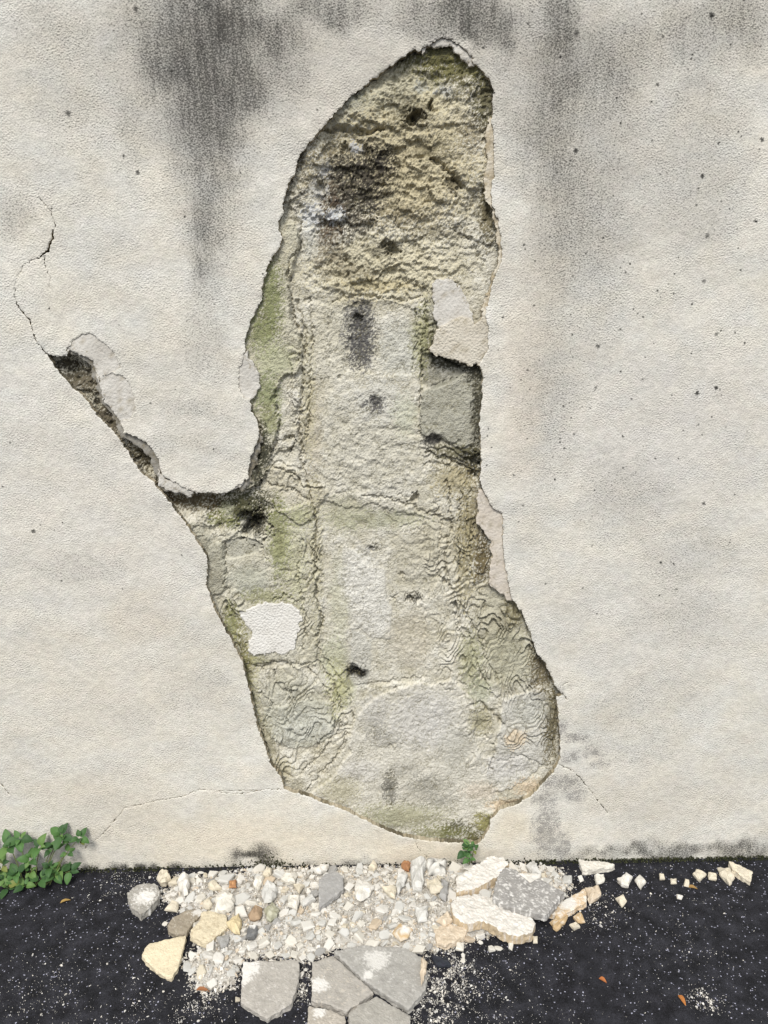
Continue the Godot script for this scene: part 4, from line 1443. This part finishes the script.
func survey_field() -> void:
	field_box = box_of(field).grow(60.0)
	field_w = int(field_box.size.x / 6.0) + 2
	var hgt := int(field_box.size.y / 6.0) + 2
	field_grid.resize(field_w * hgt)
	for j in hgt:
		for i in field_w:
			field_grid[j * field_w + i] = poly_sd(field_box.position + Vector2(i, j) * 6.0, field)


func field_sd(p: Vector2) -> float:
	if not field_box.has_point(p):
		var e := (p - field_box.get_center()).abs() - field_box.size * 0.5
		return 60.0 + Vector2(maxf(e.x, 0.0), maxf(e.y, 0.0)).length()
	var q := (p - field_box.position) / 6.0
	var i := int(q.x)
	var j := int(q.y)
	q -= Vector2(i, j)
	var k := j * field_w + i
	return lerpf(lerpf(field_grid[k], field_grid[k + 1], q.x), lerpf(field_grid[k + field_w], field_grid[k + field_w + 1], q.x), q.y)


func mound(p: Vector2) -> float:
	# height in mm of the heap at (x, z) in mm
	var d := -field_sd(p)
	return 18.0 * smoothstep(-12.0, 70.0, d) * (0.9 + 0.35 * n1.get_noise_2d(p.x * 1.6, p.y * 1.6))


# tone: top, broken side, flecks, share of flecks, unevenness of the top (mm)
func tones() -> Dictionary:
	return {
		"greywhite": [lin(156, 152, 144), lin(156, 152, 144), lin(214, 211, 205), 0.25, 2.0],
		"creamface": [lin(212, 199, 171), lin(212, 199, 171), lin(222, 210, 182), 0.3, 0.7],
		"brownish": [lin(150, 140, 124), lin(150, 140, 124), lin(186, 178, 164), 0.2, 1.4],
		"beigeface": [lin(206, 194, 168), lin(206, 194, 168), lin(180, 166, 140), 0.35, 1.0],
		"slate": [lin(158, 156, 153), lin(158, 156, 153), lin(186, 183, 178), 0.15, 0.8],
		"slatefleck": [lin(150, 147, 143), lin(150, 147, 143), lin(214, 211, 206), 0.34, 1.3],
		"whiterough": [lin(212, 208, 200), lin(188, 170, 142), lin(204, 196, 186), 0.35, 3.2],
		"pinkcream": [lin(204, 182, 152), lin(204, 182, 152), lin(220, 214, 204), 0.45, 1.2],
		"slabA": [lin(168, 163, 155), lin(168, 163, 155), lin(192, 187, 180), 0.2, 0.9],
		"slabB": [lin(166, 161, 153), lin(166, 161, 153), lin(190, 182, 170), 0.25, 0.9],
		"slabC": [lin(162, 159, 153), lin(162, 159, 153), lin(192, 189, 184), 0.2, 0.8],
		"slabD": [lin(168, 161, 150), lin(168, 161, 150), lin(194, 186, 174), 0.3, 0.9],
		"slabE": [lin(162, 158, 150), lin(162, 158, 150), lin(184, 180, 172), 0.2, 0.9],
		"tanpink": [lin(198, 182, 160), lin(198, 182, 160), lin(216, 202, 182), 0.35, 1.6],
		"cream": [lin(202, 193, 174), lin(202, 193, 174), lin(224, 212, 188), 0.3, 2],
		"creamwhite": [lin(207, 202, 191), lin(207, 202, 191), lin(228, 222, 210), 0.3, 2],
		"white": [lin(212, 208, 200), lin(212, 208, 200), lin(206, 198, 184), 0.3, 2],
		"lightgrey": [lin(196, 194, 188), lin(196, 194, 188), lin(214, 211, 206), 0.35, 2],
		"grey": [lin(158, 156, 152), lin(158, 156, 152), lin(184, 182, 178), 0.3, 2],
		"darkgrey": [lin(112, 112, 112), lin(112, 112, 112), lin(138, 137, 135), 0.35, 2],
		"sand": [lin(200, 184, 148), lin(200, 184, 148), lin(212, 198, 164), 0.3, 2],
		"tan": [lin(192, 166, 128), lin(192, 166, 128), lin(212, 202, 186), 0.35, 2],
		"brown": [lin(158, 136, 112), lin(158, 136, 112), lin(184, 160, 132), 0.3, 2],
		"orange": [lin(158, 116, 84), lin(158, 116, 84), lin(206, 160, 112), 0.3, 2],
		"mossgrey": [lin(160, 158, 136), lin(160, 158, 136), lin(190, 188, 170), 0.4, 3],
		"paintedholes": [lin(206, 203, 196), lin(206, 203, 196), lin(72, 70, 66), 0.26, 3],  # black flecks paint the dark holes of this block
		"tar": [lin(52, 54, 60), lin(52, 54, 60), lin(72, 73, 77), 0.2, 1],
	}


func resample(poly: PackedVector2Array, gap: float, jag: float, salt: float) -> PackedVector2Array:
	var out := PackedVector2Array()
	var n := poly.size()
	for i in n:
		var a := poly[i]
		var b := poly[(i + 1) % n]
		var k := maxi(1, int(round(a.distance_to(b) / gap)))
		for t in k:
			var p := a.lerp(b, float(t) / k)
			var nrm := (b - a).normalized().orthogonal()
			out.append(p + nrm * jag * (n3.get_noise_2d(p.x * 0.9 + salt, p.y * 0.9) + 0.8 * n2.get_noise_2d(p.x + salt, p.y)))
	return out


func plate_mesh(poly: PackedVector2Array, thick: float, tone: Array, salt: float, patches: Array) -> ArrayMesh:
	# a slab: gridded top cut along the broken outline, rough sides
	var ring := resample(poly, 6.0, 2.6, salt)
	var box := box_of(ring).grow(4.0)
	var h := 2.6
	var nx := int(box.size.x / h) + 1
	var ny := int(box.size.y / h) + 1
	var f := PackedFloat32Array(); f.resize((nx + 1) * (ny + 1))
	var zz := PackedFloat32Array(); zz.resize((nx + 1) * (ny + 1))
	for j in ny + 1:
		for i in nx + 1:
			var p := box.position + Vector2(i, j) * h
			var d := -poly_sd(p, ring)
			var q := p + Vector2(salt, salt * 0.37)
			f[j * (nx + 1) + i] = d
			var worn := (0.8 + 1.2 * n2.get_noise_2d(q.x * 1.5, q.y * 1.5))
			zz[j * (nx + 1) + i] = thick + tone[4] * (1.2 * n2.get_noise_2d(q.x * 0.8, q.y * 0.8) + 0.9 * n3.get_noise_2d(q.x, q.y) + 0.35 * n4.get_noise_2d(q.x, q.y)) - maxf(worn, 0.2) * 2.2 * pow(clampf(1.0 - d / 4.5, 0.0, 1.0), 2.0)
	var st := SurfaceTool.new()
	st.begin(Mesh.PRIMITIVE_TRIANGLES)
	var w1 := nx + 1
	for j in ny:
		for i in nx:
			var id := [j * w1 + i, j * w1 + i + 1, (j + 1) * w1 + i + 1, (j + 1) * w1 + i]
			var pts := []
			var cutp := []
			for k in 4:
				var m: int = id[k]
				var n: int = id[(k + 1) % 4]
				var pm := Vector3(box.position.x + (m % w1) * h, zz[m], box.position.y + (m / w1) * h)
				var pn := Vector3(box.position.x + (n % w1) * h, zz[n], box.position.y + (n / w1) * h)
				if f[m] > 0.0:
					pts.append(pm); cutp.append(false)
				if (f[m] > 0.0) != (f[n] > 0.0):
					pts.append(pm.lerp(pn, f[m] / (f[m] - f[n]))); cutp.append(true)
			st.set_smooth_group(0)
			for k in range(1, pts.size() - 1):
				for v in [pts[0], pts[k], pts[k + 1]]:
					st.set_color(piece_colour(v, false, tone, salt, patches))
					st.add_vertex(v * 0.001)
			st.set_smooth_group(-1)
			for k in pts.size():
				var k2 := (k + 1) % pts.size()
				if not (cutp[k] and cutp[k2]): continue
				var last := [pts[k], pts[k2]]
				for r in 3:
					var deep := (r + 1) / 3.0
					var now := []
					for p in [pts[k], pts[k2]]:
						var q := Vector2(p.x + salt, p.z + salt * 0.37)
						now.append(Vector3(p.x + 3.0 * n2.get_noise_3d(q.x * 1.3, deep * 30.0, q.y * 1.3), p.y * (1.0 - deep), p.z + 3.0 * n2.get_noise_3d(q.x * 1.3, deep * 30.0 + 200.0, q.y * 1.3)))
					var s := [last[0], last[1], now[1], now[0]]
					for v in [s[0], s[2], s[1], s[0], s[3], s[2]]:
						st.set_color(piece_colour(v, true, tone, salt, patches))
						st.add_vertex(v * 0.001)
					last = now
	st.generate_normals()
	return st.commit()


func piece_colour(v: Vector3, side: bool, tone: Array, salt: float, patches: Array) -> Color:
	var x := v.x + salt
	var z := v.z + salt * 0.37
	var c: Color = tone[1] if side else tone[0]
	var m := n2.get_noise_3d(x * 0.9, v.y * 0.9, z * 0.9)
	c = c * (1.0 + 0.16 * m + 0.12 * n3.get_noise_3d(x, v.y, z) + 0.10 * n4.get_noise_3d(x, v.y, z))
	var f := 0.7 * n2.get_noise_2d(x * 1.1 + 400.0, z * 1.1) + 0.7 * n3.get_noise_2d(x + 400.0, z) + 0.4 * n4.get_noise_2d(x + 400.0, z)
	c = c.lerp(tone[2], clampf((f + tone[3] * 1.6 - 0.75) * 4.0, 0, 0.9))
	for t in patches:
		if side: break
		var d: float = Vector2(v.x - t[0], v.z - t[1]).length() / t[2] + 0.6 * f
		if d < 1.0: c = c.lerp(lin(216, 213, 207), clampf((1.0 - d) * 5.0, 0, t[3]))
	c.a = 1.0
	return c


func fragment_mesh(poly: PackedVector2Array, thick: float, tone: Array, plate: bool, salt: float, patches: Array) -> ArrayMesh:
	var st := SurfaceTool.new()
	st.begin(Mesh.PRIMITIVE_TRIANGLES)
	var ring := resample(poly, 5.0 if plate else 9.0, 2.0 if plate else 2.2, salt)
	var n := ring.size()
	var prof: Array
	if plate:
		prof = [[0.95, 0.0, 1], [0.99, 0.3, 1], [1.0, 0.62, 1], [0.99, 0.9, 1], [0.968, 1.0, 0], [0.92, 1.0, 0], [0.84, 1.0, 0], [0.74, 1.0, 0], [0.62, 1.0, 0], [0.49, 1.0, 0], [0.36, 1.0, 0], [0.23, 1.0, 0], [0.1, 1.0, 0]]
	else:
		prof = [[0.86, 0.0, 1], [1.0, 0.34, 1], [0.95, 0.66, 1], [0.74, 0.93, 1], [0.34, 1.0, 1]]
	var rows := []
	for r in prof.size():
		var row := []
		for i in n:
			var p: Vector2 = ring[i] * prof[r][0]
			var y: float = thick * prof[r][1]
			var q := Vector2(p.x + salt, p.y + salt * 0.37)
			if r > 0:
				if plate:
					if prof[r][2] == 0: y += tone[4] * (n2.get_noise_2d(q.x, q.y) + 0.7 * n3.get_noise_2d(q.x, q.y))
					else: p += Vector2(n3.get_noise_2d(q.x, y * 3.0 + q.y), n3.get_noise_2d(q.x + 99.0, y * 3.0 + q.y)) * 2.4
				else:
					var k := n2.get_noise_3d(q.x * 0.8, y * 1.2, q.y * 0.8)
					p *= 1.0 + 0.30 * k
					y *= 1.0 + 0.5 * n2.get_noise_2d(q.x * 0.8 + 50.0, q.y * 0.8)
			row.append(Vector3(p.x, y, p.y))
		rows.append(row)
	var top_y: float = thick * (1.0 if plate else 1.02)
	var colour := func(v: Vector3, side: bool) -> Color: return piece_colour(v, side, tone, salt, patches)
	for r in rows.size() - 1:
		var flat: bool = not plate or prof[r + 1][2] == 1 or prof[r][2] == 1
		st.set_smooth_group(-1 if flat else 0)
		for i in n:
			var k := (i + 1) % n
			var q := [rows[r][i], rows[r][k], rows[r + 1][k], rows[r + 1][i]]
			var side := false
			for t in [0, 2, 1, 0, 3, 2]:
				st.set_color(colour.call(q[t], side))
				st.add_vertex(q[t] * 0.001)
	var mid := Vector3(0, top_y, 0)
	st.set_smooth_group(0 if plate else -1)
	for i in n:
		for v in [rows[-1][i], mid, rows[-1][(i + 1) % n]]:
			st.set_color(colour.call(v, false))
			st.add_vertex(v * 0.001)
	st.set_smooth_group(-1)
	for i in n:
		for v in [rows[0][i], rows[0][(i + 1) % n], Vector3.ZERO]:
			st.set_color(colour.call(v, false))
			st.add_vertex(v * 0.001)
	st.generate_normals()
	return st.commit()


func stone_mesh(rng: RandomNumberGenerator, flat: float) -> ArrayMesh:
	# a broken shard: an irregular polygon, thick, with slanted broken sides and a tilted top
	var n := rng.randi_range(4, 7)
	var outer := []
	var ang := rng.randf() * TAU
	var long := rng.randf_range(1.0, 1.5)
	for k in n:
		var a := ang + (k + rng.randf_range(-0.32, 0.32)) * TAU / n
		var r := rng.randf_range(0.78, 1.12)
		outer.append(Vector3(cos(a) * r * long, 0.0, sin(a) * r))
	var tilt := Vector3(rng.randf_range(-0.28, 0.28), 0, rng.randf_range(-0.28, 0.28))
	var rings := []
	for lv in [[0.82, -0.55], [1.0, -0.05], [0.93, 0.42], [0.70, 0.60]]:
		var ring := []
		for p in outer:
			var q: Vector3 = p * (lv[0] * rng.randf_range(0.9, 1.08))
			q.y = (lv[1] + (p.dot(tilt) if lv[1] > 0.2 else 0.0) + rng.randf_range(-0.07, 0.07)) * flat
			ring.append(q)
		rings.append(ring)
	var st := SurfaceTool.new()
	st.begin(Mesh.PRIMITIVE_TRIANGLES)
	st.set_smooth_group(-1)
	for r in 3:
		for k in n:
			var m := (k + 1) % n
			for v in [rings[r][k], rings[r + 1][m], rings[r][m], rings[r][k], rings[r + 1][k], rings[r + 1][m]]: st.add_vertex(v)
	for k in range(1, n - 1):
		for v in [rings[3][0], rings[3][k + 1], rings[3][k]]: st.add_vertex(v)
		for v in [rings[0][0], rings[0][k], rings[0][k + 1]]: st.add_vertex(v)
	st.generate_normals()
	return st.commit()


func build_rubble() -> void:
	field = poly_of(FIELD)
	survey_field()
	var tone := tones()
	var face := vertex_material(0.93, 0.12, grain_texture(401, 0.09, 3), 5.5)
	face.uv1_world_triplanar = false
	# the bed of dust and crumbs under the heap
	var st := SurfaceTool.new()
	st.begin(Mesh.PRIMITIVE_TRIANGLES)
	st.set_smooth_group(0)
	var box := box_of(field).grow(30.0)
	var step := 5.0
	var nx := int(box.size.x / step)
	var ny := int(box.size.y / step)
	var hs := PackedFloat32Array(); hs.resize((nx + 1) * (ny + 1))
	for j in ny + 1:
		for i in nx + 1:
			var p := box.position + Vector2(i, j) * step
			var m := mound(p)
			hs[j * (nx + 1) + i] = m * 0.9 + (2.2 * n3.get_noise_2d(p.x, p.y) + 2.0 * n2.get_noise_2d(p.x, p.y)) * clampf(m / 5.0, 0, 1) - 2.5
	for j in ny:
		for i in nx:
			var q := []
			for k in [[0, 0], [1, 0], [1, 1], [0, 1]]:
				var p := box.position + Vector2(i + k[0], j + k[1]) * step
				q.append(Vector3(p.x, hs[(j + k[1]) * (nx + 1) + i + k[0]], p.y))
			if maxf(maxf(q[0].y, q[1].y), maxf(q[2].y, q[3].y)) < 0.5: continue
			for k in [0, 1, 2, 0, 2, 3]:
				var v: Vector3 = q[k]
				var f := n3.get_noise_2d(v.x + 50.0, v.z) * 0.6 + n2.get_noise_2d(v.x, v.z + 70.0)
				st.set_color(lin(197, 193, 185).lerp(lin(162, 156, 146), clampf(0.4 + f, 0, 1)))
				st.add_vertex(v * 0.001)
	st.generate_normals()
	var bed := part("rubble_dust", st.commit(), vertex_material(0.97, 0.3, grain_texture(403, 0.12, 3), 4.0), self)
	bed.set_meta("kind", "stuff")
	tag(bed, "pale plaster dust and fines under the rubble heap", "dust")
	# the pieces one can tell apart, as surveyed
	var polys := []
	for n in FRAGMENTS.size():
		var fr: Array = FRAGMENTS[n]
		var poly := poly_of(fr[0])
		var at := Vector2(fr[1], fr[2])
		var plate: bool = fr[6] == "plate"
		var mesh := plate_mesh(poly, fr[4], tone[fr[5]], n * 137.0, fr[8]) if plate else fragment_mesh(poly, fr[4], tone[fr[5]], false, n * 137.0, fr[8])
		var kind := "plaster_slab" if fr[5] in ["slabA", "slabB", "slabC", "slabD", "slabE", "whiterough", "slatefleck"] else "plaster_shard" if plate else "rubble_stone"
		if fr[5] == "orange": kind = "brick_piece"
		if fr[5] == "tar": kind = "asphalt_piece"
		var o := part(numbered(kind), mesh, face, self)
		o.position = Vector3(at.x, fr[3], at.y) * 0.001
		if plate: o.rotation = Vector3(0.035 * sin(n * 2.3), 0.0, 0.035 * sin(n * 3.7 + 1.0))
		tag(o, fr[7], {"plaster_slab": "slab", "plaster_shard": "shard", "rubble_stone": "stone", "brick_piece": "brick", "asphalt_piece": "asphalt"}[kind])
		var here := PackedVector2Array()
		for p in poly: here.append(p * 0.9 + at)
		polys.append([here, box_of(here), fr[9]])
	# small stones that fill the heap
	var rng := RandomNumberGenerator.new()
	rng.seed = 77
	var shapes := []
	for k in 24: shapes.append(stone_mesh(rng, rng.randf_range(0.4, 0.75)))
	var fills := [
		["white", "white angular plaster chip", 0.36, "small white chips in the rubble heap"],
		["lightgrey", "light grey mortar chip", 0.32, "small light grey chips in the rubble heap"],
		["creamwhite", "pale cream stone chip", 0.18, "small pale cream chips in the rubble heap"],
		["cream", "yellowish cream stone chip", 0.06, "small yellowish chips in the rubble heap"],
		["tanpink", "pinkish tan stone chip", 0.04, "small pinkish chips in the rubble heap"],
		["grey", "mid grey mortar chip", 0.04, "small mid grey chips in the rubble heap"],
	]
	var mats := {}
	for f in fills:
		var m := StandardMaterial3D.new()
		m.albedo_color = tone[f[0]][0].linear_to_srgb()
		m.roughness = 0.94
		m.metallic_specular = 0.2
		m.uv1_triplanar = true
		m.uv1_scale = Vector3.ONE * 0.8
		m.heightmap_enabled = true
		m.heightmap_texture = face.heightmap_texture
		m.heightmap_scale = 0.04
		mats[f[0]] = m
	var placed := []
	var made := 0
	for tries in 14000:
		if made >= 299: break
		var p := Vector2(rng.randf_range(box.position.x, box.end.x), rng.randf_range(box.position.y, box.end.y))
		var r := rng.randf_range(11.0, 19.0) if tries < 420 else rng.randf_range(6.0, 12.5)
		var sd := field_sd(p)
		if sd > -4.0 and rng.randf() > 0.06 or sd > 45.0 or p.y < r + 3.0: continue
		if sd > -4.0: r *= 0.6
		var bad := false
		for q in polys:
			if q[1].grow(r * 0.5).has_point(p) and poly_sd(p, q[0]) < r * 0.55:
				bad = true
				break
		if bad: continue
		for q in placed:
			if q[0].distance_to(p) < (q[1] + r) * 0.80:
				bad = true
				break
		if bad: continue
		placed.append([p, r])
		var pick := rng.randf()
		var f: Array = fills[0]
		for g in fills:
			f = g
			pick -= g[2]
			if pick < 0.0: break
		var o := part(numbered("rubble_chip"), shapes[rng.randi() % shapes.size()], mats[f[0]], self)
		var y := maxf(mound(p) * 0.86 - 3.0, 0.0) + r * 0.24
		o.position = Vector3(p.x, y, p.y) * 0.001
		o.rotation = Vector3(rng.randf_range(-0.4, 0.4), rng.randf_range(0, TAU), rng.randf_range(-0.4, 0.4))
		o.scale = Vector3.ONE * r * 0.001
		var beside := ""
		var least := 55.0
		for q in polys:
			var d := poly_sd(p, q[0])
			if d < least:
				least = d
				beside = q[2]
		var size := "tiny" if r < 8.0 else "small" if r < 12.0 else "larger"
		tag(o, "%s %s %s" % [size, f[1], "beside the " + beside if beside != "" else "loose in the rubble heap"], "chip", f[3])
		made += 1
	# crumbs: too many to count
	crumbs("plaster_crumbs", "loose pale plaster crumbs strewn through the rubble heap", 26000, rng, shapes, box, polys, 1)
	crumbs("plaster_grit", "white plaster grit scattered over the black asphalt", 13000, rng, shapes, Rect2(-1050, 8, 2250, 760), polys, 2)
	# moss and black grime growing along the foot of the wall
	var xs := []
	for k in 5200:
		var x := rng.randf_range(-1150, 1250)
		var dense := 0.45 + 0.5 * n1.get_noise_2d(x * 1.2, 30.0)
		var hump := exp(-pow((x + 264.0) / 62.0, 2.0))
		var keep := maxf(dense, hump)
		if x > 330.0: keep += 0.2
		if x > -520.0 and x < 330.0: keep *= 0.35 + hump
		if rng.randf() > keep: continue
		var up := absf(rng.randfn()) * (3.2 + 13.0 * hump) if rng.randf() < 0.75 else 0.0
		var out := 1.0 + rng.randf() * 5.0 / (1.0 + up * 0.15) + (0.0 if up > 2.0 else rng.randf() * 9.0)
		var s := rng.randf_range(1.0, 3.0)
		var b := Basis.from_euler(Vector3(rng.randf() * 6.0, rng.randf() * 6.0, rng.randf() * 6.0)).scaled(Vector3.ONE * s * 0.001)
		xs.append([Transform3D(b, Vector3(x, up + 0.8, out) * 0.001), lin(44, 46, 34).lerp(lin(78, 80, 54), rng.randf() * rng.randf())])
	strew("moss_line", "dark moss and black grime along the foot of the wall", "moss", xs, shapes[0])


func crumbs(called: String, label: String, count: int, rng: RandomNumberGenerator, shapes: Array, box: Rect2, polys: Array, where: int) -> void:
	var list := []
	var pale := [lin(222, 218, 210), lin(206, 200, 190), lin(208, 202, 190), lin(192, 189, 184), lin(198, 184, 164), lin(154, 148, 138)]
	for k in count:
		var p := Vector2(rng.randf_range(box.position.x, box.end.x), rng.randf_range(box.position.y, box.end.y))
		var sd := field_sd(p)
		var s := 0.0
		if where == 1:
			if sd > 10.0 * rng.randf(): continue
			s = rng.randf_range(1.0, 3.0) if rng.randf() < 0.8 else rng.randf_range(3.0, 5.5)
			if p.y < 4.0: continue
		else:
			if sd < 0.0: continue
			var near := exp(-sd / 90.0)
			for s_ in SPILLS: near += s_[3] * exp(-Vector2((p.x - s_[0]) / s_[2], (p.y - s_[1]) / s_[2]).length_squared())
			var cloud := clampf(n1.get_noise_2d(p.x * 0.7 + 40.0, p.y * 0.7) * 1.4 + 0.25, 0.0, 1.0)
			if rng.randf() > 0.10 + 0.5 * cloud * cloud + 0.8 * near: continue
			s = rng.randf_range(0.35, 0.95)
			if rng.randf() < 0.06: s = rng.randf_range(0.9, 2.0)
			if rng.randf() < 0.004: s = rng.randf_range(2.2, 4.5)
		var y := s * 0.3
		if where == 1: y = maxf(mound(p) * 0.9 - 2.5, 0.0) + s * 0.3
		var bad := false
		for q in polys:
			if q[1].has_point(p) and Geometry2D.is_point_in_polygon(p, q[0]):
				bad = true
				break
		if bad: continue
		var b := Basis.from_euler(Vector3(rng.randf() * 6.0, rng.randf() * 6.0, rng.randf() * 6.0)).scaled(Vector3.ONE * s * 0.001)
		var c: Color = pale[mini(rng.randi() % 7, 5)] if where == 1 else pale[rng.randi() % 4]
		list.append([Transform3D(b, Vector3(p.x, y, p.y) * 0.001), c])
	if where == 2:
		# powder and grit spilled beside the slabs
		for s_ in SPILLS:
			for k in int(900.0 * s_[3]):
				var p := Vector2(s_[0] + rng.randfn() * s_[2] * 0.62, s_[1] + rng.randfn() * s_[2] * 0.62)
				if p.y < 6.0 or n2.get_noise_2d(p.x * 0.9, p.y * 0.9) < -0.12: continue
				var bad := false
				for q in polys:
					if q[1].has_point(p) and Geometry2D.is_point_in_polygon(p, q[0]):
						bad = true
						break
				if bad: continue
				var s := rng.randf_range(0.3, 1.1) if rng.randf() < 0.9 else rng.randf_range(1.1, 3.0)
				var b := Basis.from_euler(Vector3(rng.randf() * 6.0, rng.randf() * 6.0, rng.randf() * 6.0)).scaled(Vector3.ONE * s * 0.001)
				list.append([Transform3D(b, Vector3(p.x, s * 0.3, p.y) * 0.001), pale[rng.randi() % 4]])
	strew(called, label, "crumbs", list, shapes[3])


func strew(called: String, label: String, category: String, list: Array, mesh: Mesh) -> void:
	var mm := MultiMesh.new()
	mm.transform_format = MultiMesh.TRANSFORM_3D
	mm.use_colors = true
	mm.mesh = mesh
	mm.instance_count = list.size()
	for i in list.size():
		mm.set_instance_transform(i, list[i][0])
		mm.set_instance_color(i, list[i][1])
	var o := MultiMeshInstance3D.new()
	o.name = called
	o.multimesh = mm
	var m := StandardMaterial3D.new()
	m.vertex_color_use_as_albedo = true
	m.roughness = 0.95
	m.metallic_specular = 0.2
	o.material_override = m
	add_child(o)
	o.set_meta("kind", "stuff")
	tag(o, label, category)


# ---------------------------------------------------------------- plants and litter

func leaf_mesh(fold: float, curl: float, width: float) -> ArrayMesh:
	# a pointed oval blade with a folded midrib, along +z, one unit long, waved margin
	var st := SurfaceTool.new()
	st.begin(Mesh.PRIMITIVE_TRIANGLES)
	st.set_smooth_group(0)
	var n := 9
	var rows := []
	for i in n + 1:
		var t := float(i) / n
		var w := width * pow(sin(PI * pow(t, 0.72)), 0.8) * (1.0 if i < n else 0.0)
		var y := curl * (t * (1.0 - t) * 1.6 - t * t * 0.55)
		var row := []
		for k in [-1.0, -0.55, 0.0, 0.55, 1.0]:
			row.append(Vector3(k * w, y + absf(k) * w * fold + 0.012 * sin(i * 2.3 + k * 3.0) * absf(k), t))
		rows.append(row)
	for i in n:
		for k in 4:
			var q := [rows[i][k], rows[i][k + 1], rows[i + 1][k + 1], rows[i + 1][k]]
			for t in [0, 1, 2, 0, 2, 3]:
				var v: Vector3 = q[t]
				var rib := 1.0 if absf(v.x) < 0.002 else 0.0
				st.set_color(Color(1, 1, 1).lerp(Color(1.25, 1.2, 1.1), rib))
				st.add_vertex(v)
	st.index()
	st.generate_normals()
	return st.commit()


func tube(a: Vector3, b: Vector3, c: Vector3, r0: float, r1: float) -> ArrayMesh:
	var st := SurfaceTool.new()
	st.begin(Mesh.PRIMITIVE_TRIANGLES)
	st.set_smooth_group(0)
	var rings := []
	for i in 7:
		var t := i / 6.0
		var p := a.lerp(b, t).lerp(b.lerp(c, t), t)
		var r := lerpf(r0, r1, t)
		var ring := []
		for k in 6:
			ring.append(p + Vector3(cos(k * TAU / 6.0), 0.0, sin(k * TAU / 6.0)) * r)
		rings.append(ring)
	for i in 6:
		for k in 6:
			var q := [rings[i][k], rings[i][(k + 1) % 6], rings[i + 1][(k + 1) % 6], rings[i + 1][k]]
			for t in [0, 1, 2, 0, 2, 3]: st.add_vertex(q[t])
	st.generate_normals()
	return st.commit()


func build_plants() -> void:
	var rng := RandomNumberGenerator.new()
	rng.seed = 31
	var blades := [leaf_mesh(0.30, 0.16, 0.32), leaf_mesh(0.42, 0.26, 0.36), leaf_mesh(0.22, 0.08, 0.29), leaf_mesh(0.5, 0.32, 0.34)]
	var greens := []
	for c in [Color(0.29, 0.42, 0.22), Color(0.24, 0.36, 0.19), Color(0.36, 0.47, 0.25), Color(0.20, 0.31, 0.17), Color(0.44, 0.47, 0.24)]:
		var m := StandardMaterial3D.new()
		m.vertex_color_use_as_albedo = true
		m.albedo_color = c
		m.roughness = 0.55
		m.metallic_specular = 0.35
		m.backlight_enabled = true
		m.backlight = c * 0.5
		m.cull_mode = BaseMaterial3D.CULL_DISABLED
		greens.append(m)
	var stalk := StandardMaterial3D.new()
	stalk.albedo_color = Color(0.38, 0.42, 0.22)
	stalk.roughness = 0.7
	for r in ROSETTES:
		var plant := Node3D.new()
		plant.name = numbered("leafy_weed")
		add_child(plant)
		plant.position = Vector3(r[0][0], 0, r[0][1]) * 0.001
		tag(plant, r[1], "weed")
		for t in r[2]:
			# tip: x, y, z in mm from the plant's foot, number of leaves, leaf length
			var tip := Vector3(t[0], t[1], t[2]) * 0.001
			var root := Vector3(t[0] * 0.35, 0.0, maxf(t[2] * 0.35, 4.0)) * 0.001
			var mid := root.lerp(tip, 0.5) + Vector3(0, absf(tip.y) * 0.3, 0)
			part("stem", tube(root, mid, tip, 0.0016, 0.001), stalk, plant)
			var start := rng.randf() * TAU
			for k in int(t[3]):
				var leaf := part("leaf", blades[rng.randi() % 4], greens[mini(rng.randi() % 13, 12) % 4 if rng.randf() > 0.06 else 4], plant)
				var ang := start + k * 2.4 + rng.randf_range(-0.3, 0.3)
				var size: float = t[4] * rng.randf_range(0.55, 1.15) * 0.001 * (1.0 if k < 4 else 0.62)
				var lift := rng.randf_range(-0.25, 0.45) + (0.5 if k >= 4 else 0.0)
				# leaves spread round the tip, the whole rosette leaning out from the wall to the light
				var lean := Basis(Vector3.RIGHT, 0.55)
				var bas := lean * Basis(Vector3.UP, ang) * Basis(Vector3.RIGHT, -lift)
				leaf.transform = Transform3D(bas.scaled_local(Vector3.ONE * size), tip + bas.z * 0.0035 + Vector3(0, k * 0.0008, 0))


func build_litter() -> void:
	var k := 0
	for t in LITTER:
		var m := StandardMaterial3D.new()
		m.albedo_color = Color(t[4][0] / 255.0, t[4][1] / 255.0, t[4][2] / 255.0)
		m.roughness = 0.8
		var o := part(numbered("dry_leaf"), leaf_mesh(0.6, 0.2, t[6]), m, self)
		o.position = Vector3(t[0], 2.0 + t[1], t[2]) * 0.001
		o.rotation.y = t[3]
		o.scale = Vector3.ONE * t[5] * 0.001
		tag(o, t[7], "leaf")
		k += 1
